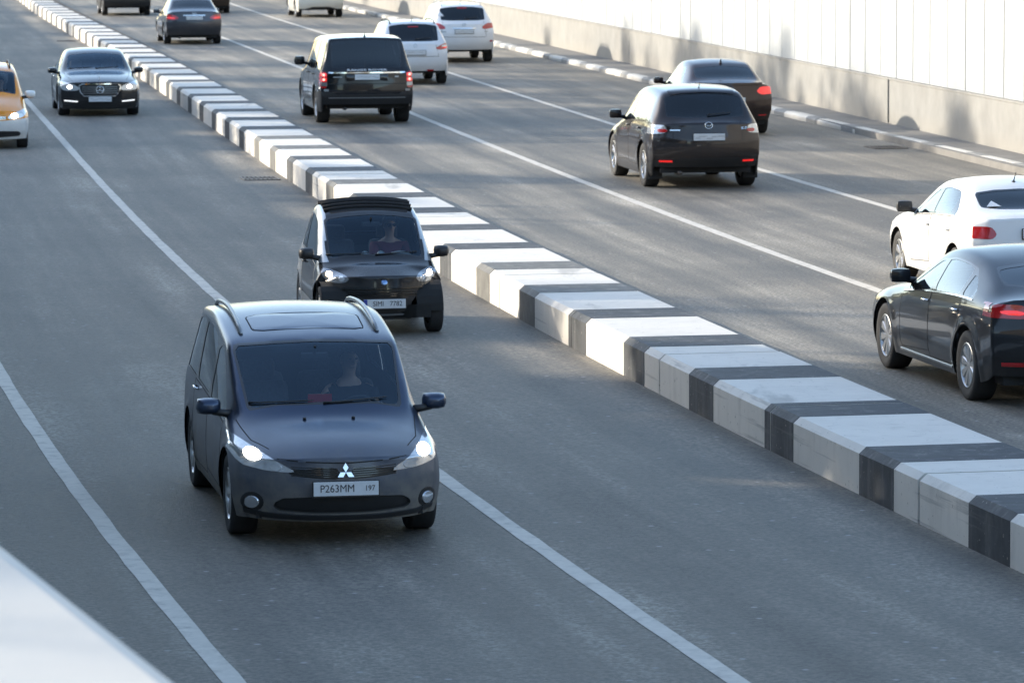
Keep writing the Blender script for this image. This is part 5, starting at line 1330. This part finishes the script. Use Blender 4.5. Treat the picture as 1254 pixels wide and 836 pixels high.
def car_white_sedan():
    c, k = sedan('white_sedan', 'white saloon with red tail light cut off by the right edge', (5.90, 52.9, 0), (4.384, 1.70, 1.40), (1.30, -1.25), .305, (.76, .76, .75), {}, 1.03, 0, 'candy_white', dirt=.15)
    tail(c, 'tail', [(.54, .83), (.58, .76), (.92, .77), (.97, .90), (.60, .91)], 'red')
    c.finish(); c.door_gaps()
    c.plate('R', .83, text=[('T238CA', -.07, .95), ('777', .2, .65)]); badge_oval(c, .94, .045, .045, 'W'); exhausts(c, (.45,), .27)
    A = c.frame_at('R', .42, 1.12, .014); obj('window_sticker', xf(extrude_poly([(-.09, -.06), (.09, -.06), (0, .08)], 0, .002), A), MT['sticker'], c.root)
    c.wheels(7, True, w=.20); c.underbody(); c.interior(0, .3, cowl=.96); c.mirrors(.72, .90, MT['black'], .2, (.12, .21, .15)); c.handles((-.05, -.95), .80, c.m['body']); antenna(c, -.9, .12)
    return c
def car_black_liftback():
    c, k = sedan('black_liftback', 'glossy black liftback with silver wheels nearest the median at the right edge', (5.0, 42.8, 0), (4.784, 1.886, 1.41), (1.44, -1.41), .335, (.010, .011, .014), {'nq': False, 'ds': .05}, 1.06, 0, 'panther_black', coupe=.18, dirt=.1)
    tail(c, 'tail', [(.50, .90), (.60, .85), (.95, .86), (1.0, .985), (.62, .985)], 'red')
    c.finish(); c.door_gaps()
    for sg in (1, -1): c.patch('R', chaikin([(sg * .60, .88), (sg * .80, .89), (sg * .82, .93), (sg * .62, .93)], 1), MT['redlit'], 'brake_lens', c.parts['tail' if sg > 0 else 'tail_'], h=.012)
    dl = c.dlo
    for sg in (1, -1):
        low = sorted([p for p in dl if p[1] < c.belt_f(p[0]) + .05]); c.ribbon('S', [(x, z - .004) for x, z in low], .018, MT['chrome'], 'window_chrome', None, sg, .006)
        c.ribbon('S', [(.85, .27), (-.95, .27)], .022, MT['chrome'], 'sill_strip', None, sg, .008)
    c.plate('R', .80, text=[('M904XE', -.07, .95), ('197', .2, .65)]); badge_oval(c, .95, .055, .03); reflect(c, .55, .80, .42, .04); exhausts(c, (.6,), .27)
    c.wheels(9, True, w=.235); c.underbody(); c.interior(.02, .3, cowl=.97); c.mirrors(.80, .95, c.m['body'], .2, (.13, .22, .15)); c.handles((-.05, -1.05), .84, MT['chrome'])
    return c
def car_far_suv():
    L, W, H = 4.60, 1.88, 1.72; ax = (1.35, -1.30); rw = .36
    m = {'body': paint('lacquer_far_black', (.014, .015, .016), 0, .25, .3)}
    st = stations(L, W, ax, .92, 1.08, 1.10, .4, 1.62, -.4, H, -1.8, 1.62, -2.15, 1.15, 1.06, .95, 1.06, rw_=.70, bowf=.3, bowr=.24, hood_w=.82, deck_w=.82, wsb=.2, rb=.14, tail_w=.95)
    c = Car('dark_suv', 'dark off roader cut off by the top edge above the striped median', (-15.1, 168.9, 0), place(-15, 169, False), L, W, H, st, RF, [(.36, -.03), (.55, .085), (.80, .07)], ax, rw, m)
    c.glazing(xb=-.05, xc=-1.0, gs='glass_d', side_rear='glass_d', rwz=1.16); tail(c, 'tail', [(.70, .86), (.96, .86), (.98, 1.08), (.74, 1.08)])
    c.cut('bumper', 'R', [(-.97, .1), (.97, .1), (.97, .56), (-.97, .56)], 'bumper', MT['black'], 0, nmin=0, over=('body',)); c.finish()
    c.plate('R', .80, text=[('A555EK', -.07, .95), ('77', .2, .7)]); exhausts(c, (.6, -.6), .32); c.wheels(5, True); c.underbody(.26); c.interior(0, .42); c.mirrors(.8, 1.05, m['body'])
    return c
def car_far_white():
    L, W, H = 4.55, 1.80, 1.56; ax = (1.36, -1.30); rw = .33
    m = {'body': paint('lacquer_cream_white', (.70, .68, .62), 0, .3, .2)}
    st = stations(L, W, ax, .84, 1.02, 1.08, .35, 1.49, -.4, H, -1.75, 1.50, -2.10, 1.08, 1.0, .9, 1.0, rw_=.70, bowf=.3, bowr=.24, hood_w=.82, deck_w=.82, wsb=.2, rb=.14, tail_w=.95)
    c = Car('white_estate', 'white estate car with twin tailpipes cut off by the top edge', (-7.5, 165.8, 0), place(-7.5, 165.8, False), L, W, H, st, RF, [(.32, -.03), (.52, .085), (.78, .07)], ax, rw, m)
    c.glazing(xb=-.05, xc=-1.0, rwz=1.10); tail(c, 'tail', [(.66, .84), (.94, .84), (.97, 1.02), (.72, 1.02)])
    c.cut('diffuser', 'R', chaikin([(-.62, .1), (.62, .1), (.60, .40), (-.60, .40)], 1), 'diffuser', MT['black'], 0, nmin=0, over=('body',)); c.finish()
    c.plate('R', .78, text=[('X312AO', -.07, .95), ('99', .2, .7)]); exhausts(c, (.62, -.62), .31); c.wheels(5, True); c.underbody(.24); c.interior(0, .36); c.mirrors(.8, .98, m['body'])
    return c
def car_far_brown():
    c, k = sedan('brown_car', 'dark brown car cut off by the top edge beyond the grey saloon', (-12.15, 171.5, 0), (4.60, 1.80, 1.47), (1.38, -1.30), .33, (.050, .034, .026), {}, 1.05, .4, 'far_brown')
    tail(c, 'tail', [(.52, .86), (.62, .80), (.93, .82), (.96, .95), (.62, .95)]); c.finish()
    c.plate('R', .70, text=[('Y777AM', -.07, .95), ('97', .2, .7)]); exhausts(c, (.5,), .27); c.wheels(5, True); c.underbody(); c.interior(0, .3); c.mirrors(.76, .92, c.m['body'])
    return c
mpv = car_mpv(); smart = car_smart(); limo = car_limousine(); taxi = car_taxi()
car_crossover(); car_suv(); car_hatch(); car_white_suv(); car_brown_sedan(); car_grey_sedan(); car_white_sedan(); car_black_liftback(); car_far_suv(); car_far_white(); car_far_brown()
bpy.context.view_layer.update()
def rim_pt(car, ang, r=.185): return car.sw @ Vector((r * math.cos(ang), r * math.sin(ang), .015))
driver(mpv, 'driver in dark printed T-shirt with one hand on the people carrier wheel', .12, .34, mpv.W * .5 * .43, MT['hairdark'], MT['shirtdark'], (rim_pt(mpv, rad(150)) + Vector((0, .02, .05)), rim_pt(mpv, rad(-110))), look=rad(20), print_=True, lean=.05)
driver(smart, 'driver in maroon top and sunglasses inside the tiny black city car', -.28, .32, smart.W * .5 * .43, MT['hairbrown'], MT['shirtred'], (rim_pt(smart, rad(160)) + Vector((0, .02, .04)), rim_pt(smart, rad(-120))), look=rad(10), glasses=True, lean=.02, sleeves=.75)
driver(limo, 'driver in pale shirt behind the wheel of the black limousine', -.05, .28, limo.W * .5 * .43, MT['hairdark'], MT['shirtblue'], (rim_pt(limo, rad(140)), rim_pt(limo, rad(-140))), lean=.06)
driver(taxi, 'driver seen through the windscreen of the yellow taxi', .10, .34, taxi.W * .5 * .43, MT['hairdark'], MT['shirtdark'], (rim_pt(taxi, rad(120)), rim_pt(taxi, rad(-120))), lean=.04)
